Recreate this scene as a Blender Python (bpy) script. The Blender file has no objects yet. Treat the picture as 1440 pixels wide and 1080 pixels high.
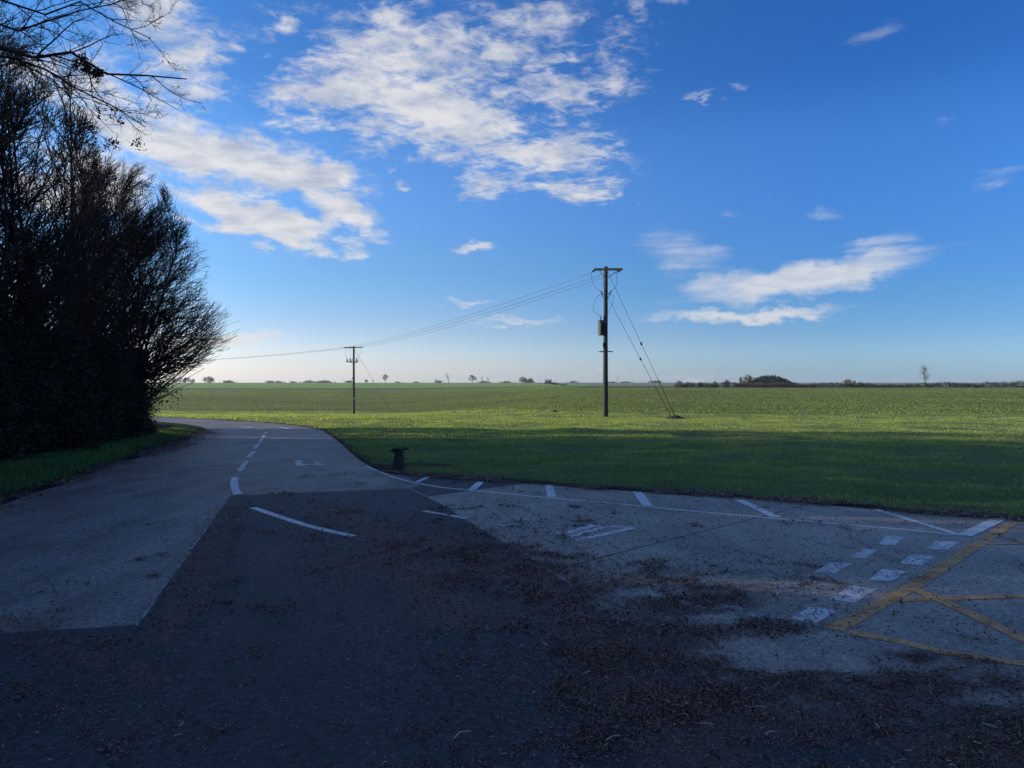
import bpy, math, random
import numpy as np
from mathutils import Vector, Matrix
from mathutils.geometry import delaunay_2d_cdt

R = math.radians
S = bpy.context.scene
COL = S.collection

# ------------------------------------------------------------------ camera
H, F, CY = 1.75, 1080.0, 540.0           # eye height, focal length in photo pixels, horizon row
cam = bpy.data.cameras.new('camera'); cam.lens = 27; cam.sensor_width = 36
cam.clip_start = 0.1; cam.clip_end = 6000
co = bpy.data.objects.new('camera', cam); COL.objects.link(co)
co.location = (0, 0, H); co.rotation_euler = (R(90), 0, 0)
S.camera = co

# ------------------------------------------------------------------ exposure, sun
S.view_settings.view_transform = 'Standard'; S.view_settings.look = 'None'
S.view_settings.exposure = 0.4; S.view_settings.gamma = 1.0
S.cycles.max_bounces = 6; S.cycles.transparent_max_bounces = 8
SUN_AZ, SUN_EL = R(-82), R(11)           # azimuth from +Y, clockwise positive
sd = Vector((math.sin(SUN_AZ)*math.cos(SUN_EL), math.cos(SUN_AZ)*math.cos(SUN_EL), math.sin(SUN_EL)))
sl = bpy.data.lights.new('sun', 'SUN'); sl.energy = 5.0; sl.angle = R(0.5); sl.color = (1, .86, .66)
so = bpy.data.objects.new('sun', sl); COL.objects.link(so)
so.rotation_euler = sd.to_track_quat('Z', 'Y').to_euler(); so.location = (-40, 10, 30)

# ------------------------------------------------------------------ node helpers
class NT:
    def __init__(s, tree): s.t = tree; s.n = tree.nodes; s.l = tree.links
    def node(s, typ, **kw):
        n = s.n.new(typ)
        for k, v in kw.items(): setattr(n, k, v)
        return n
    def put(s, sock, v):
        if v is None: return
        if hasattr(v, 'is_output') or isinstance(v, bpy.types.NodeSocket): s.l.new(v, sock)
        elif isinstance(v, (tuple, list)) and len(v) == 3 and sock.type == 'RGBA': sock.default_value = (*v, 1)
        else: sock.default_value = v
    def m(s, op, a, b=None, c=None, clamp=False):
        n = s.node('ShaderNodeMath', operation=op, use_clamp=clamp)
        s.put(n.inputs[0], a); s.put(n.inputs[1], b); s.put(n.inputs[2], c)
        return n.outputs[0]
    def vm(s, op, a, b=None):
        n = s.node('ShaderNodeVectorMath', operation=op)
        s.put(n.inputs[0], a); s.put(n.inputs[1], b)
        return n.outputs['Value' if op in ('LENGTH', 'DOT_PRODUCT', 'DISTANCE') else 'Vector']
    def noise(s, vec, scale, detail=4, rough=.55, dist=0.0, col=False):
        n = s.node('ShaderNodeTexNoise'); s.put(n.inputs['Vector'], vec)
        n.inputs['Scale'].default_value = scale; n.inputs['Detail'].default_value = detail
        n.inputs['Roughness'].default_value = rough; n.inputs['Distortion'].default_value = dist
        return n.outputs['Color' if col else 'Fac']
    def ramp(s, v, a, b, lo=0.0, hi=1.0, smooth=True):
        n = s.node('ShaderNodeMapRange'); n.interpolation_type = 'SMOOTHSTEP' if smooth else 'LINEAR'
        s.put(n.inputs['Value'], v)
        for k, x in (('From Min', a), ('From Max', b), ('To Min', lo), ('To Max', hi)): s.put(n.inputs[k], x)
        return n.outputs[0]
    def mix(s, f, a, b, blend='MIX'):
        n = s.node('ShaderNodeMix', data_type='RGBA', blend_type=blend)
        s.put(n.inputs[0], f); s.put(n.inputs[6], a); s.put(n.inputs[7], b)
        return n.outputs[2]
    def mapping(s, vec, loc=(0, 0, 0), rot=(0, 0, 0), scale=(1, 1, 1), typ='POINT'):
        n = s.node('ShaderNodeMapping', vector_type=typ); s.put(n.inputs[0], vec)
        n.inputs['Location'].default_value = loc; n.inputs['Rotation'].default_value = rot; n.inputs['Scale'].default_value = scale
        return n.outputs[0]
    def sep(s, vec):
        n = s.node('ShaderNodeSeparateXYZ'); s.put(n.inputs[0], vec); return n.outputs
    def comb(s, x, y, z=0.0):
        n = s.node('ShaderNodeCombineXYZ'); s.put(n.inputs[0], x); s.put(n.inputs[1], y); s.put(n.inputs[2], z); return n.outputs[0]

# ------------------------------------------------------------------ sky with clouds
W = bpy.data.worlds.new('World'); S.world = W; W.use_nodes = True
W.node_tree.nodes.clear(); n = NT(W.node_tree)
sky = n.node('ShaderNodeTexSky', sky_type='NISHITA'); sky.sun_disc = False
sky.sun_elevation = SUN_EL; sky.sun_rotation = SUN_AZ
sky.altitude = 0; sky.air_density = 1.0; sky.dust_density = 0.6; sky.ozone_density = 2.5
tc = n.node('ShaderNodeTexCoord').outputs['Generated']
d = n.vm('NORMALIZE', tc); dx, dy, dz = n.sep(d)[0:3]
az = n.m('ARCTAN2', dx, dy); el = n.m('ARCSINE', dz)
ae = n.comb(az, el)
warp = n.vm('SCALE', n.vm('SUBTRACT', n.noise(n.mapping(ae, scale=(9, 16, 1)), 1.6, 6, .65, col=True), (.5, .5, .5)))
warp.node.inputs['Scale'].default_value = .06
aw = n.vm('ADD', ae, warp)
den = n.m('ADD', n.m('MAXIMUM', dz, 0.0), 0.10)
pl = n.comb(n.m('DIVIDE', dx, den), n.m('DIVIDE', dy, den), 0.0)     # a flat cloud deck seen in perspective
def blobs(lst):
    acc = None
    for (px, py, rx, ry, ang, w) in lst:
        u = (px-720)/F; v = (CY-py)/F
        a = math.atan(u); e = math.atan(v*math.cos(a))
        k = math.cos(a)
        q = n.mapping(aw, (a, e, 0), (0, 0, R(ang)), (rx/F*k*k if k else 1, ry/F*k, 1), 'TEXTURE')
        r = n.vm('LENGTH', q)
        m_ = n.ramp(r, 0.0, 1.0, w, 0.0)
        acc = m_ if acc is None else n.m('MAXIMUM', acc, m_)
    return acc
A = blobs([(620, 150, 330, 120, -14, 1), (480, 110, 190, 100, 20, .95), (740, 215, 190, 70, -10, .85), (250, 85, 115, 110, -35, .95), (215, 30, 90, 80, 0, .8),
           (700, 70, 170, 60, -5, .62), (395, 45, 60, 30, 10, .85), (860, 90, 110, 60, 0, .5), (930, 10, 110, 22, 8, .6), (800, 268, 140, 26, -4, .8), (690, 245, 90, 40, 10, .8), (460, 150, 100, 50, 20, .8), (770, 130, 120, 90, 0, .8), (600, 35, 180, 45, 10, .7), (740, 30, 130, 40, 0, .6), (470, 25, 90, 30, 0, .55),
           (120, 110, 140, 80, 0, .9), (560, 20, 200, 50, 0, .45)])
B = blobs([(330, 228, 270, 56, -8, 1.1), (370, 310, 220, 42, -9, 1.1), (470, 245, 60, 30, -10, .7), (200, 200, 150, 40, -10, .9), (120, 260, 160, 90, 0, .8), (470, 300, 80, 45, -10, .8)])
C = blobs([(1115, 398, 300, 42, 9, 1.15), (1060, 440, 230, 18, 3, 1.1), (1240, 345, 120, 30, 10, .7), (960, 355, 130, 60, -20, .6), (1010, 400, 140, 30, 10, .7),
           (667, 347, 58, 13, 2, 1.0), (665, 423, 75, 9, 2, .8), (570, 261, 20, 9, 0, .85), (553, 246, 16, 8, 0, .6), (985, 135, 48, 12, 3, .7), (1235, 45, 80, 18, 12, .25),
           (1165, 298, 50, 20, 0, .38), (1025, 300, 40, 16, 0, .34), (1410, 248, 90, 26, 8, .45), (735, 452, 150, 13, 1, .75), (300, 478, 150, 20, 3, 1.5), (350, 494, 60, 8, 0, .7),
           (860, 527, 300, 9, 0, .45), (930, 300, 60, 30, -40, .2), (1325, 165, 40, 16, 0, .3), (1040, 122, 25, 8, 0, .5)])
nA = n.noise(n.mapping(pl, rot=(0, 0, R(35)), scale=(1.0, 1.25, 1)), 3.6, 9, .62, .35)
nA2 = n.noise(pl, 17.0, 6, .65, .5)
puff = n.m('ADD', n.m('MULTIPLY', nA, .62), n.m('MULTIPLY', nA2, .38))
dA = n.ramp(n.m('ADD', n.m('MULTIPLY', A, .62), n.m('MULTIPLY', n.m('SUBTRACT', puff, .5), 3.3)), .02, .76)
nB = n.noise(n.mapping(pl, rot=(0, 0, R(-20)), scale=(1.6, .9, 1)), 2.6, 9, .6, .3)
dB = n.ramp(n.m('ADD', n.m('MULTIPLY', B, .7), n.m('MULTIPLY', n.m('SUBTRACT', n.m('ADD', n.m('MULTIPLY', nB, .8), n.m('MULTIPLY', nA2, .2)), .5), 2.1)), .02, .50)
nC = n.noise(n.mapping(ae, rot=(0, 0, R(-8)), scale=(5, 30, 1)), 1.3, 7, .55, .4)
dC = n.ramp(n.m('ADD', n.m('MULTIPLY', C, .9), n.m('MULTIPLY', n.m('SUBTRACT', nC, .5), 1.3)), .20, .95)
dC = n.m('MULTIPLY', dC, .82)
fill_cloud = n.m('MAXIMUM', n.ramp(dz, .52, .70), n.m('MULTIPLY', n.ramp(dy, .12, -.12), n.ramp(dz, .08, .2)))   # unseen cloud added overhead and behind the viewer for neutral fill light
dD = n.m('MULTIPLY', n.m('MULTIPLY', fill_cloud, n.ramp(puff, .46, .62)), .40)
edgeA = n.ramp(A, 0.0, .15); edgeB = n.ramp(B, 0.0, .15); edgeC = n.ramp(C, 0.0, .12)
dens = n.m('MAXIMUM', n.m('MAXIMUM', n.m('MULTIPLY', dA, edgeA), n.m('MULTIPLY', dB, edgeB)), n.m('MULTIPLY', dC, edgeC))
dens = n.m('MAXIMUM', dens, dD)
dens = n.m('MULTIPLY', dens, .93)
lit = n.ramp(n.noise(n.mapping(pl, loc=(.06, .03, 0)), 6.0, 6, .6), .30, .66)
ccol = n.mix(lit, (2.7, 3.0, 3.7), (4.7, 4.65, 4.65))
lowc = n.ramp(dz, 0.0, .28)
ccol = n.mix(lowc, (4.7, 4.6, 4.45), ccol)
skyc = sky.outputs[0]
def curve(v, pts):                         # piecewise linear
    r = n.node('ShaderNodeFloatCurve'); c = r.mapping.curves[0]; r.mapping.use_clip = False
    for i, (a_, b_) in enumerate(pts):
        if i < 2: c.points[i].location = (a_, b_)
        else: c.points.new(a_, b_)
        
    for p_ in c.points: p_.handle_type = 'AUTO_CLAMPED'
    r.mapping.update(); n.put(r.inputs['Value'], v); return r.outputs[0]
# colour of the clear winter air: deeper blue overhead, paler towards the sun
up = n.m('MAXIMUM', dz, 0.0)
tint = n.comb(curve(up, [(0, .66), (.03, .56), (.14, .29), (.27, .285), (.37, .18), (1, .15)]), curve(up, [(0, 1.10), (.03, .89), (.14, .61), (.27, .66), (.37, .54), (1, .5)]), curve(up, [(0, 1.18), (.03, .87), (.14, .58), (.27, .64), (.37, .575), (1, .55)]))
tint = n.vm('MULTIPLY', tint, (1, 1, 2.0))
glow = n.ramp(n.vm('DOT_PRODUCT', d, tuple(sd)), .35, .75, 1.0, 1.3)
tow = n.ramp(n.vm('DOT_PRODUCT', d, tuple(sd)), -.30, .42)
tint = n.vm('MULTIPLY', tint, n.comb(n.ramp(tow, 0, 1, 1, 2.1, False), n.ramp(tow, 0, 1, 1, 1.42, False), n.ramp(tow, 0, 1, 1, 1.15, False)))
tint = n.vm('MULTIPLY', tint, n.comb(glow, n.m('POWER', glow, .8), n.m('POWER', glow, .4)))
skyc = n.mix(1.0, skyc, tint, 'MULTIPLY')
tot = n.mix(dens, skyc, ccol)
bg = n.node('ShaderNodeBackground'); n.put(bg.inputs[0], tot); bg.inputs[1].default_value = 0.13
wo = n.node('ShaderNodeOutputWorld'); n.l.new(bg.outputs[0], wo.inputs[0])

# ------------------------------------------------------------------ general helpers
rng = np.random.default_rng(7)
def lerp(a, b, t): return a+(b-a)*t
def sst(t): t = np.clip(t, 0, 1); return t*t*(3-2*t)
def g(px, py):                             # photo pixel on the flat ground -> world x, y
    dd = H*F/(py-CY); return ((px-720)/F*dd, dd)
def gp(*pts): return [g(*p) for p in pts]

LY = [-100, 34, 41, 60, 96, 110, 150, 200, 300, 400, 700, 900, 2500]
LZ = [0, 0, -.03, -.78, -2.07, -2.12, -2.05, -1.6, -.78, -.30, 3.1, 2.0, -40]
RY_ = [-100, 34, 43, 46, 100, 200, 215, 400, 700, 900, 2500]
RZ = [0, 0, -.16, -.12, -.10, .82, .86, .9, 3.1, 2.0, -40]
def terr(x, y):
    x = np.asarray(x, float); y = np.asarray(y, float)
    u = x/np.maximum(y, 20); w = sst((u+.2)/.32)
    return np.interp(y, LY, LZ)*(1-w)+np.interp(y, RY_, RZ)*w

def vnoise(x, y, seed=0):                  # smooth value noise, 0..1
    def h(i, j):
        v = np.sin(i*127.1+j*311.7+seed*74.7)*43758.5453; return v-np.floor(v)
    i = np.floor(x); j = np.floor(y); fx = sst(x-i); fy = sst(y-j)
    return lerp(lerp(h(i, j), h(i+1, j), fx), lerp(h(i, j+1), h(i+1, j+1), fx), fy)
def fbm(x, y, o=4, seed=0):
    a = 0; s = 0; k = 1.0
    for q in range(o): a = a+k*vnoise(x*2**q, y*2**q, seed+q); s += k; k *= .5
    return a/s

def mesh_np(name, V, Fc, mats, smooth=False, attrs=None, matidx=None):
    """V (n,3); Fc: (m,k) int array or list of arrays with different k"""
    if not isinstance(Fc, list): Fc = [Fc]
    V = np.asarray(V, np.float32); me = bpy.data.meshes.new(name)
    loops = np.concatenate([f.ravel() for f in Fc]).astype(np.int32)
    tot_ = np.concatenate([np.full(len(f), f.shape[1]) for f in Fc]).astype(np.int32)
    st = np.concatenate([[0], np.cumsum(tot_)[:-1]]).astype(np.int32)
    me.vertices.add(len(V)); me.vertices.foreach_set('co', V.ravel())
    me.loops.add(len(loops)); me.loops.foreach_set('vertex_index', loops)
    me.polygons.add(len(tot_)); me.polygons.foreach_set('loop_start', st)
    try: me.polygons.foreach_set('loop_total', tot_)
    except Exception: pass
    if smooth: me.polygons.foreach_set('use_smooth', np.ones(len(tot_), bool))
    for m in (mats if isinstance(mats, (list, tuple)) else [mats]): me.materials.append(m)
    if matidx is not None: me.polygons.foreach_set('material_index', matidx.astype(np.int32))
    if attrs:
        for k, v in attrs.items():
            a = me.attributes.new(k, 'FLOAT', 'POINT'); a.data.foreach_set('value', np.asarray(v, np.float32))
    me.update(calc_edges=True)
    return me
def link(name, me, parent=None, loc=None, rotz=0, scale=1):
    o = bpy.data.objects.new(name, me); COL.objects.link(o)
    if parent: o.parent = parent
    if loc is not None: o.location = loc
    if rotz: o.rotation_euler = (0, 0, rotz)
    if scale != 1: o.scale = (scale,)*3 if not isinstance(scale, tuple) else scale
    return o
def tag(o, label=None, cat=None, group=None, kind=None):
    if label: o['label'] = label
    if cat: o['category'] = cat
    if group: o['group'] = group
    if kind: o['kind'] = kind
    return o
def empty(name, loc, label, cat, group=None, rotz=0, scale=1):
    o = link(name, None, None, loc, rotz, scale); o.empty_display_size = .3
    return tag(o, label, cat, group)

class MB:                                  # collects tubes, boxes, lathes -> one mesh
    def __init__(s): s.V = []; s.F = []; s.n = 0
    def add(s, V, F): s.V.append(np.asarray(V, float)); s.F += [tuple(i+s.n for i in f) for f in F]; s.n += len(V); return s
    def tube(s, pts, rad, k=8, cap=True):
        P = np.array(pts, float); m_ = len(P); rad = np.broadcast_to(rad, m_)
        T = np.gradient(P, axis=0); T /= np.linalg.norm(T, axis=1)[:, None]+1e-9
        ref = np.array([0, 0, 1.]) if abs(T[:, 2]).max() < .9 else np.array([1, .1, 0.])
        n1 = np.cross(T, ref); n1 /= np.linalg.norm(n1, axis=1)[:, None]; n2 = np.cross(T, n1)
        a = np.arange(k)/k*2*math.pi
        V = P[:, None]+rad[:, None, None]*(np.cos(a)[None, :, None]*n1[:, None]+np.sin(a)[None, :, None]*n2[:, None])
        Fs = [(i*k+j, i*k+(j+1) % k, (i+1)*k+(j+1) % k, (i+1)*k+j) for i in range(m_-1) for j in range(k)]
        if cap: Fs += [tuple(range(k))[::-1], tuple((m_-1)*k+j for j in range(k))]
        return s.add(V.reshape(-1, 3), Fs)
    def lathe(s, c, prof, k=14, axis=(0, 0, 1)):
        ax = Vector(axis).normalized(); q = Vector((0, 0, 1)).rotation_difference(ax).to_matrix()
        V = []; 
        for r, z in prof:
            for j in range(k):
                a = j/k*2*math.pi; v = q @ Vector((r*math.cos(a), r*math.sin(a), z)); V.append((c[0]+v.x, c[1]+v.y, c[2]+v.z))
        m_ = len(prof)
        Fs = [(i*k+j, i*k+(j+1) % k, (i+1)*k+(j+1) % k, (i+1)*k+j) for i in range(m_-1) for j in range(k)]
        Fs += [tuple(range(k))[::-1], tuple((m_-1)*k+j for j in range(k))]
        return s.add(V, Fs)
    def box(s, c, size, M=None):
        V = []
        for i in (-1, 1):
            for j in (-1, 1):
                for k in (-1, 1):
                    v = Vector((i*size[0]/2, j*size[1]/2, k*size[2]/2)); v = M @ v if M else v
                    V.append((c[0]+v[0], c[1]+v[1], c[2]+v[2]))
        return s.add(V, [(0, 1, 3, 2), (4, 6, 7, 5), (0, 4, 5, 1), (2, 3, 7, 6), (0, 2, 6, 4), (1, 5, 7, 3)])
    def build(s, name, mat, parent=None, smooth=False):
        me = bpy.data.meshes.new(name); me.from_pydata(np.concatenate(s.V).tolist(), [], s.F); me.materials.append(mat)
        if smooth:
            me.polygons.foreach_set('use_smooth', [True]*len(me.polygons))
            me.set_sharp_from_angle(angle=R(40))
        me.update(); return link(name, me, parent)

# ------------------------------------------------------------------ materials
def material(name):
    m = bpy.data.materials.new(name); m.use_nodes = True; m.node_tree.nodes.clear()
    t = NT(m.node_tree); out = t.node('ShaderNodeOutputMaterial')
    return m, t, out
def pbr(t, out, col, rough=.8, bump=None, bstr=.3, bdist=.02, spec=.5, metal=0.0):
    b = t.node('ShaderNodeBsdfPrincipled'); t.put(b.inputs['Base Color'], col); t.put(b.inputs['Roughness'], rough)
    b.inputs['Specular IOR Level'].default_value = spec; b.inputs['Metallic'].default_value = metal
    if bump is not None:
        bn = t.node('ShaderNodeBump'); bn.inputs['Strength'].default_value = bstr; bn.inputs['Distance'].default_value = bdist
        t.put(bn.inputs['Height'], bump); t.l.new(bn.outputs[0], b.inputs['Normal'])
    t.l.new(b.outputs[0], out.inputs[0]); return b
def simple(name, col, rough=.7, scale=20, var=.25, metal=0.0, bstr=.2, bd=.01, spec=.5):
    m, t, out = material(name); p = t.node('ShaderNodeTexCoord').outputs['Object']
    f = t.ramp(t.noise(p, scale, 6, .6), .3, .7)
    c = t.mix(f, tuple(x*(1-var) for x in col), tuple(min(1, x*(1+var)) for x in col))
    pbr(t, out, c, rough, t.noise(p, scale*4, 4), bstr, bd, spec, metal); return m
def leafy(name, col, trans=.4, var=.4, rough=.6, scale=.8, tcol=None, each=.4):
    m, t, out = material(name); p = t.node('ShaderNodeNewGeometry').outputs['Position']
    rnd = t.node('ShaderNodeNewGeometry').outputs['Random Per Island']
    f = t.m('ADD', t.m('MULTIPLY', t.noise(p, scale, 4), 1-each), t.m('MULTIPLY', rnd, each))
    c = t.mix(t.ramp(f, .3, .7), tuple(x*(1-var) for x in col), tuple(x*(1+var) for x in col))
    a = t.node('ShaderNodeBsdfPrincipled'); t.put(a.inputs['Base Color'], c); a.inputs['Roughness'].default_value = rough
    a.inputs['Specular IOR Level'].default_value = .25
    b = t.node('ShaderNodeBsdfTranslucent'); t.put(b.inputs[0], t.mix(1.0, c, tcol or (1.5, 1.4, .5), 'MULTIPLY'))
    x = t.node('ShaderNodeMixShader'); x.inputs[0].default_value = trans
    t.l.new(a.outputs[0], x.inputs[1]); t.l.new(b.outputs[0], x.inputs[2]); t.l.new(x.outputs[0], out.inputs[0]); return m

def asphalt(name, lo, hi, dirtcol, rough=.75, fleck=.5, coarse=90, con=1.0):
    m, t, out = material(name); p = t.node('ShaderNodeNewGeometry').outputs['Position']
    a = t.node('ShaderNodeAttribute', attribute_name='dirt').outputs['Fac']
    big = t.noise(p, .35, 5, .6); mid = t.noise(t.mapping(p, scale=(1, .35, 1)), 2.2, 6, .6); fine = t.noise(p, coarse, 3, .7)
    f = t.m('ADD', t.m('MULTIPLY', big, .5), t.m('MULTIPLY', mid, .5))
    c = t.mix(t.ramp(f, .36, .64), lo, hi)
    c = t.mix(t.ramp(t.m('ADD', t.m('MULTIPLY', fine, .5), t.m('MULTIPLY', t.noise(p, coarse*.3, 4, .75), .5)), .40, .60), t.mix(1, c, (1-.70*con,)*3, 'MULTIPLY'), t.mix(1, c, (1+.75*con,)*3, 'MULTIPLY'))
    vor = t.node('ShaderNodeTexVoronoi'); t.put(vor.inputs['Vector'], p); vor.inputs['Scale'].default_value = coarse*.7
    sp = t.ramp(t.noise(p, coarse*.8, 2, .5), .64, .74)
    c = t.mix(t.m('MULTIPLY', sp, fleck), c, tuple(min(1, x*3.2) for x in hi))
    dn = t.noise(t.mapping(p, rot=(0, 0, R(20)), scale=(1, .5, 1)), 14, 9, .8, .3)
    dm = t.ramp(t.m('ADD', t.m('MULTIPLY', a, .85), t.m('MULTIPLY', t.m('SUBTRACT', dn, .5), 1.6)), .30, .75)
    c = t.mix(t.m('MULTIPLY', dm, .8), c, t.mix(t.ramp(fine, .3, .7), tuple(x*.6 for x in dirtcol), dirtcol))
    cr = t.node('ShaderNodeTexVoronoi', feature='DISTANCE_TO_EDGE'); cr.inputs['Scale'].default_value = .33
    t.put(cr.inputs['Vector'], t.vm('ADD', p, t.vm('SCALE', t.noise(p, 1.2, 4, col=True)) if False else p))
    h = t.m('ADD', fine, t.m('MULTIPLY', t.noise(p, coarse*.4, 2), 1.0))
    pbr(t, out, c, t.ramp(fine, .2, .8, rough-.12, rough+.12), h, .55, .006, .4); return m

M = {}
M['road'] = asphalt('old_asphalt', (.098, .087, .076), (.225, .20, .175), (.17, .10, .07), coarse=70, rough=.62, con=.85)
M['patch'] = asphalt('new_asphalt', (.021, .023, .027), (.038, .040, .045), (.15, .088, .058), coarse=60, fleck=.6)
M['concrete'] = asphalt('concrete', (.235, .20, .16), (.37, .32, .255), (.075, .052, .042), coarse=70, fleck=.2, con=.5)
M['joint'] = simple('joint_tar', (.035, .033, .032), .8)

def paint(name, col, wear):
    m, t, out = material(name); p = t.node('ShaderNodeNewGeometry').outputs['Position']
    nn = t.noise(p, 7, 9, .75, .2); n2 = t.noise(p, 60, 3, .6)
    w = t.ramp(t.m('ADD', t.m('MULTIPLY', nn, .7), t.m('MULTIPLY', n2, .3)), wear-.06, wear+.05)
    c = t.mix(t.ramp(t.noise(p, 3, 5), .3, .7), tuple(x*.75 for x in col), col)
    b = t.node('ShaderNodeBsdfPrincipled'); t.put(b.inputs['Base Color'], c); b.inputs['Roughness'].default_value = .7
    tr = t.node('ShaderNodeBsdfTransparent'); x = t.node('ShaderNodeMixShader')
    t.l.new(w, x.inputs[0]); t.l.new(tr.outputs[0], x.inputs[1]); t.l.new(b.outputs[0], x.inputs[2]); t.l.new(x.outputs[0], out.inputs[0]); return m
M['white'] = paint('white_paint', (.76, .72, .68), .40)
M['white_worn'] = paint('worn_white_paint', (.74, .70, .66), .44)
M['white_faint'] = paint('faint_white_paint', (.45, .43, .41), .50)
M['yellow'] = paint('yellow_paint', (.70, .34, .11), .44)

# ------------------------------------------------------------------ ground terrain
def field_material():
    m, t, out = material('field_soil_and_crop'); p = t.node('ShaderNodeNewGeometry').outputs['Position']
    x, y, z = t.sep(p)[0:3]
    rows = t.mapping(p, rot=(0, 0, R(8)), scale=(.25, 1.6, 1))
    n1 = t.noise(rows, 1.2, 8, .7); n2 = t.noise(p, .03, 4, .5); n3 = t.noise(t.mapping(p, rot=(0, 0, R(6)), scale=(.05, .6, 1)), .35, 5, .6)
    green = t.mix(t.ramp(n1, .35, .62), (.125, .12, .062), (.15, .215, .056))
    green = t.mix(t.ramp(n3, .40, .62), green, t.mix(1, green, (.58, .62, .66), 'MULTIPLY'))
    green = t.mix(t.ramp(n2, .4, .65), green, t.mix(1, green, (1.18, 1.12, .9), 'MULTIPLY'))
    stones = t.m('MULTIPLY', t.ramp(t.noise(p, 3.5, 4, .7), .60, .70), t.ramp(y, 60, 130, .8, .1))
    green = t.mix(stones, green, (.30, .27, .20))
    far = t.ramp(t.m('ADD', y, t.m('MULTIPLY', t.noise(p, .01, 3), 20)), 405, 412)
    fcol = t.mix(t.ramp(t.noise(t.mapping(p, scale=(.2, 1, 1)), .05, 5), .3, .7), (.17, .30, .06), (.22, .36, .075))
    pale = t.ramp(t.m('SUBTRACT', x, t.m('MULTIPLY', t.m('SUBTRACT', 700.0, y), .19)), -8, 6)
    fcol = t.mix(pale, fcol, (.20, .25, .17))
    c = t.mix(far, green, fcol)
    pbr(t, out, c, .95, t.m('ADD', t.noise(p, 1.5, 6, .75), n1), 1.0, .5, .1); return m
M['field'] = field_material()
def grid_axis(lim, fine, step0, grow):
    a = list(np.arange(0, fine, step0)); s_ = step0
    while a[-1] < lim: s_ *= grow; a.append(a[-1]+s_)
    return np.array(a)
ax = grid_axis(1600, 60, 3, 1.12); xs = np.concatenate([-ax[:0:-1], ax])
ay = grid_axis(2400, 120, 3, 1.06); ys = np.concatenate([-np.array([160, 120, 80, 50, 30, 15.]), ay])
XX, YY = np.meshgrid(xs, ys); ZZ = terr(XX, YY)-.05
nx, ny = len(xs), len(ys); idx = np.arange(nx*ny).reshape(ny, nx)
Fq = np.stack([idx[:-1, :-1], idx[:-1, 1:], idx[1:, 1:], idx[1:, :-1]], -1).reshape(-1, 4)
tag(link('ground', mesh_np('ground', np.stack([XX, YY, ZZ], -1).reshape(-1, 3), Fq, M['field'], True)), kind='structure')

# ------------------------------------------------------------------ sheets on the ground
def inside(px, py, poly):
    P = np.array(poly); r = np.zeros(np.shape(px), bool); j = len(P)-1
    for i in range(len(P)):
        xi, yi = P[i]; xj, yj = P[j]
        c = ((yi > py) != (yj > py)) & (px < (xj-xi)*(py-yi)/((yj-yi) if yj != yi else 1e-9)+xi)
        r ^= c; j = i
    return r
def seg_dist(x, y, line):
    best = np.full(np.shape(x), 1e9)
    for (ax_, ay_), (bx, by) in zip(line[:-1], line[1:]):
        vx, vy = bx-ax_, by-ay_; t = np.clip(((x-ax_)*vx+(y-ay_)*vy)/(vx*vx+vy*vy+1e-9), 0, 1)
        best = np.minimum(best, np.hypot(x-ax_-t*vx, y-ay_-t*vy))
    return best
def sheet(name, poly, mat, off, step=.35, zf=None, dirt=None, extra=None):
    P = np.array(poly, float); lo, hi = P.min(0), P.max(0)
    if isinstance(step, (int, float)):
        gx, gy = np.meshgrid(np.arange(lo[0], hi[0], step), np.arange(lo[1], hi[1], step))
        gx = gx.ravel(); gy = gy.ravel()
    else: gx, gy = step(lo, hi)
    gx = gx+rng.uniform(-.02, .02, gx.shape); gy = gy+rng.uniform(-.02, .02, gy.shape)
    k = inside(gx, gy, poly); gx, gy = gx[k], gy[k]
    vs = [Vector(p) for p in poly]+[Vector((a, b)) for a, b in zip(gx, gy)]
    n0 = len(poly)
    v2, e2, f2, *_ = delaunay_2d_cdt(vs, [], [list(range(n0))], 1, 1e-4)
    X = np.array([(v.x, v.y) for v in v2]); z = (zf(X[:, 0], X[:, 1]) if zf else terr(X[:, 0], X[:, 1]))+off
    at = {'dirt': dirt(X[:, 0], X[:, 1]) if dirt else np.zeros(len(X))}
    Fc = np.array([f[:3] for f in f2 if len(f) == 3])
    me = mesh_np(name, np.column_stack([X, z]), Fc, mat, True, at)
    # make sure faces look up
    me.update()
    if len(me.polygons) and me.polygons[0].normal.z < 0: me.flip_normals()
    return tag(link(name, me), kind='structure')

left_edge = gp((-400, 880), (-120, 757), (0, 712), (36, 697), (83, 683), (122, 669), (156, 655), (194, 644), (236, 630), (264, 619), (286, 608), (291, 604), (282, 600), (262, 596.5), (230, 593.5), (160, 590), (20, 586))
far_edge = gp((20, 580.5), (150, 583), (230, 585), (314, 590.3), (343, 592), (387, 595), (428, 599.5), (455, 606), (468, 615), (482, 626), (495, 638), (508, 648.5), (526, 659))
right_edge = gp((541, 664), (575, 668), (617, 671), (717, 678), (767, 682), (830, 687), (900, 692), (1080, 703), (1275, 721), (1440, 732), (1700, 748))
near_pts = [(14, .0), (14, -12), (-14, -12)]
road_poly = left_edge[::-1][::-1]+far_edge+right_edge+near_pts

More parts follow.
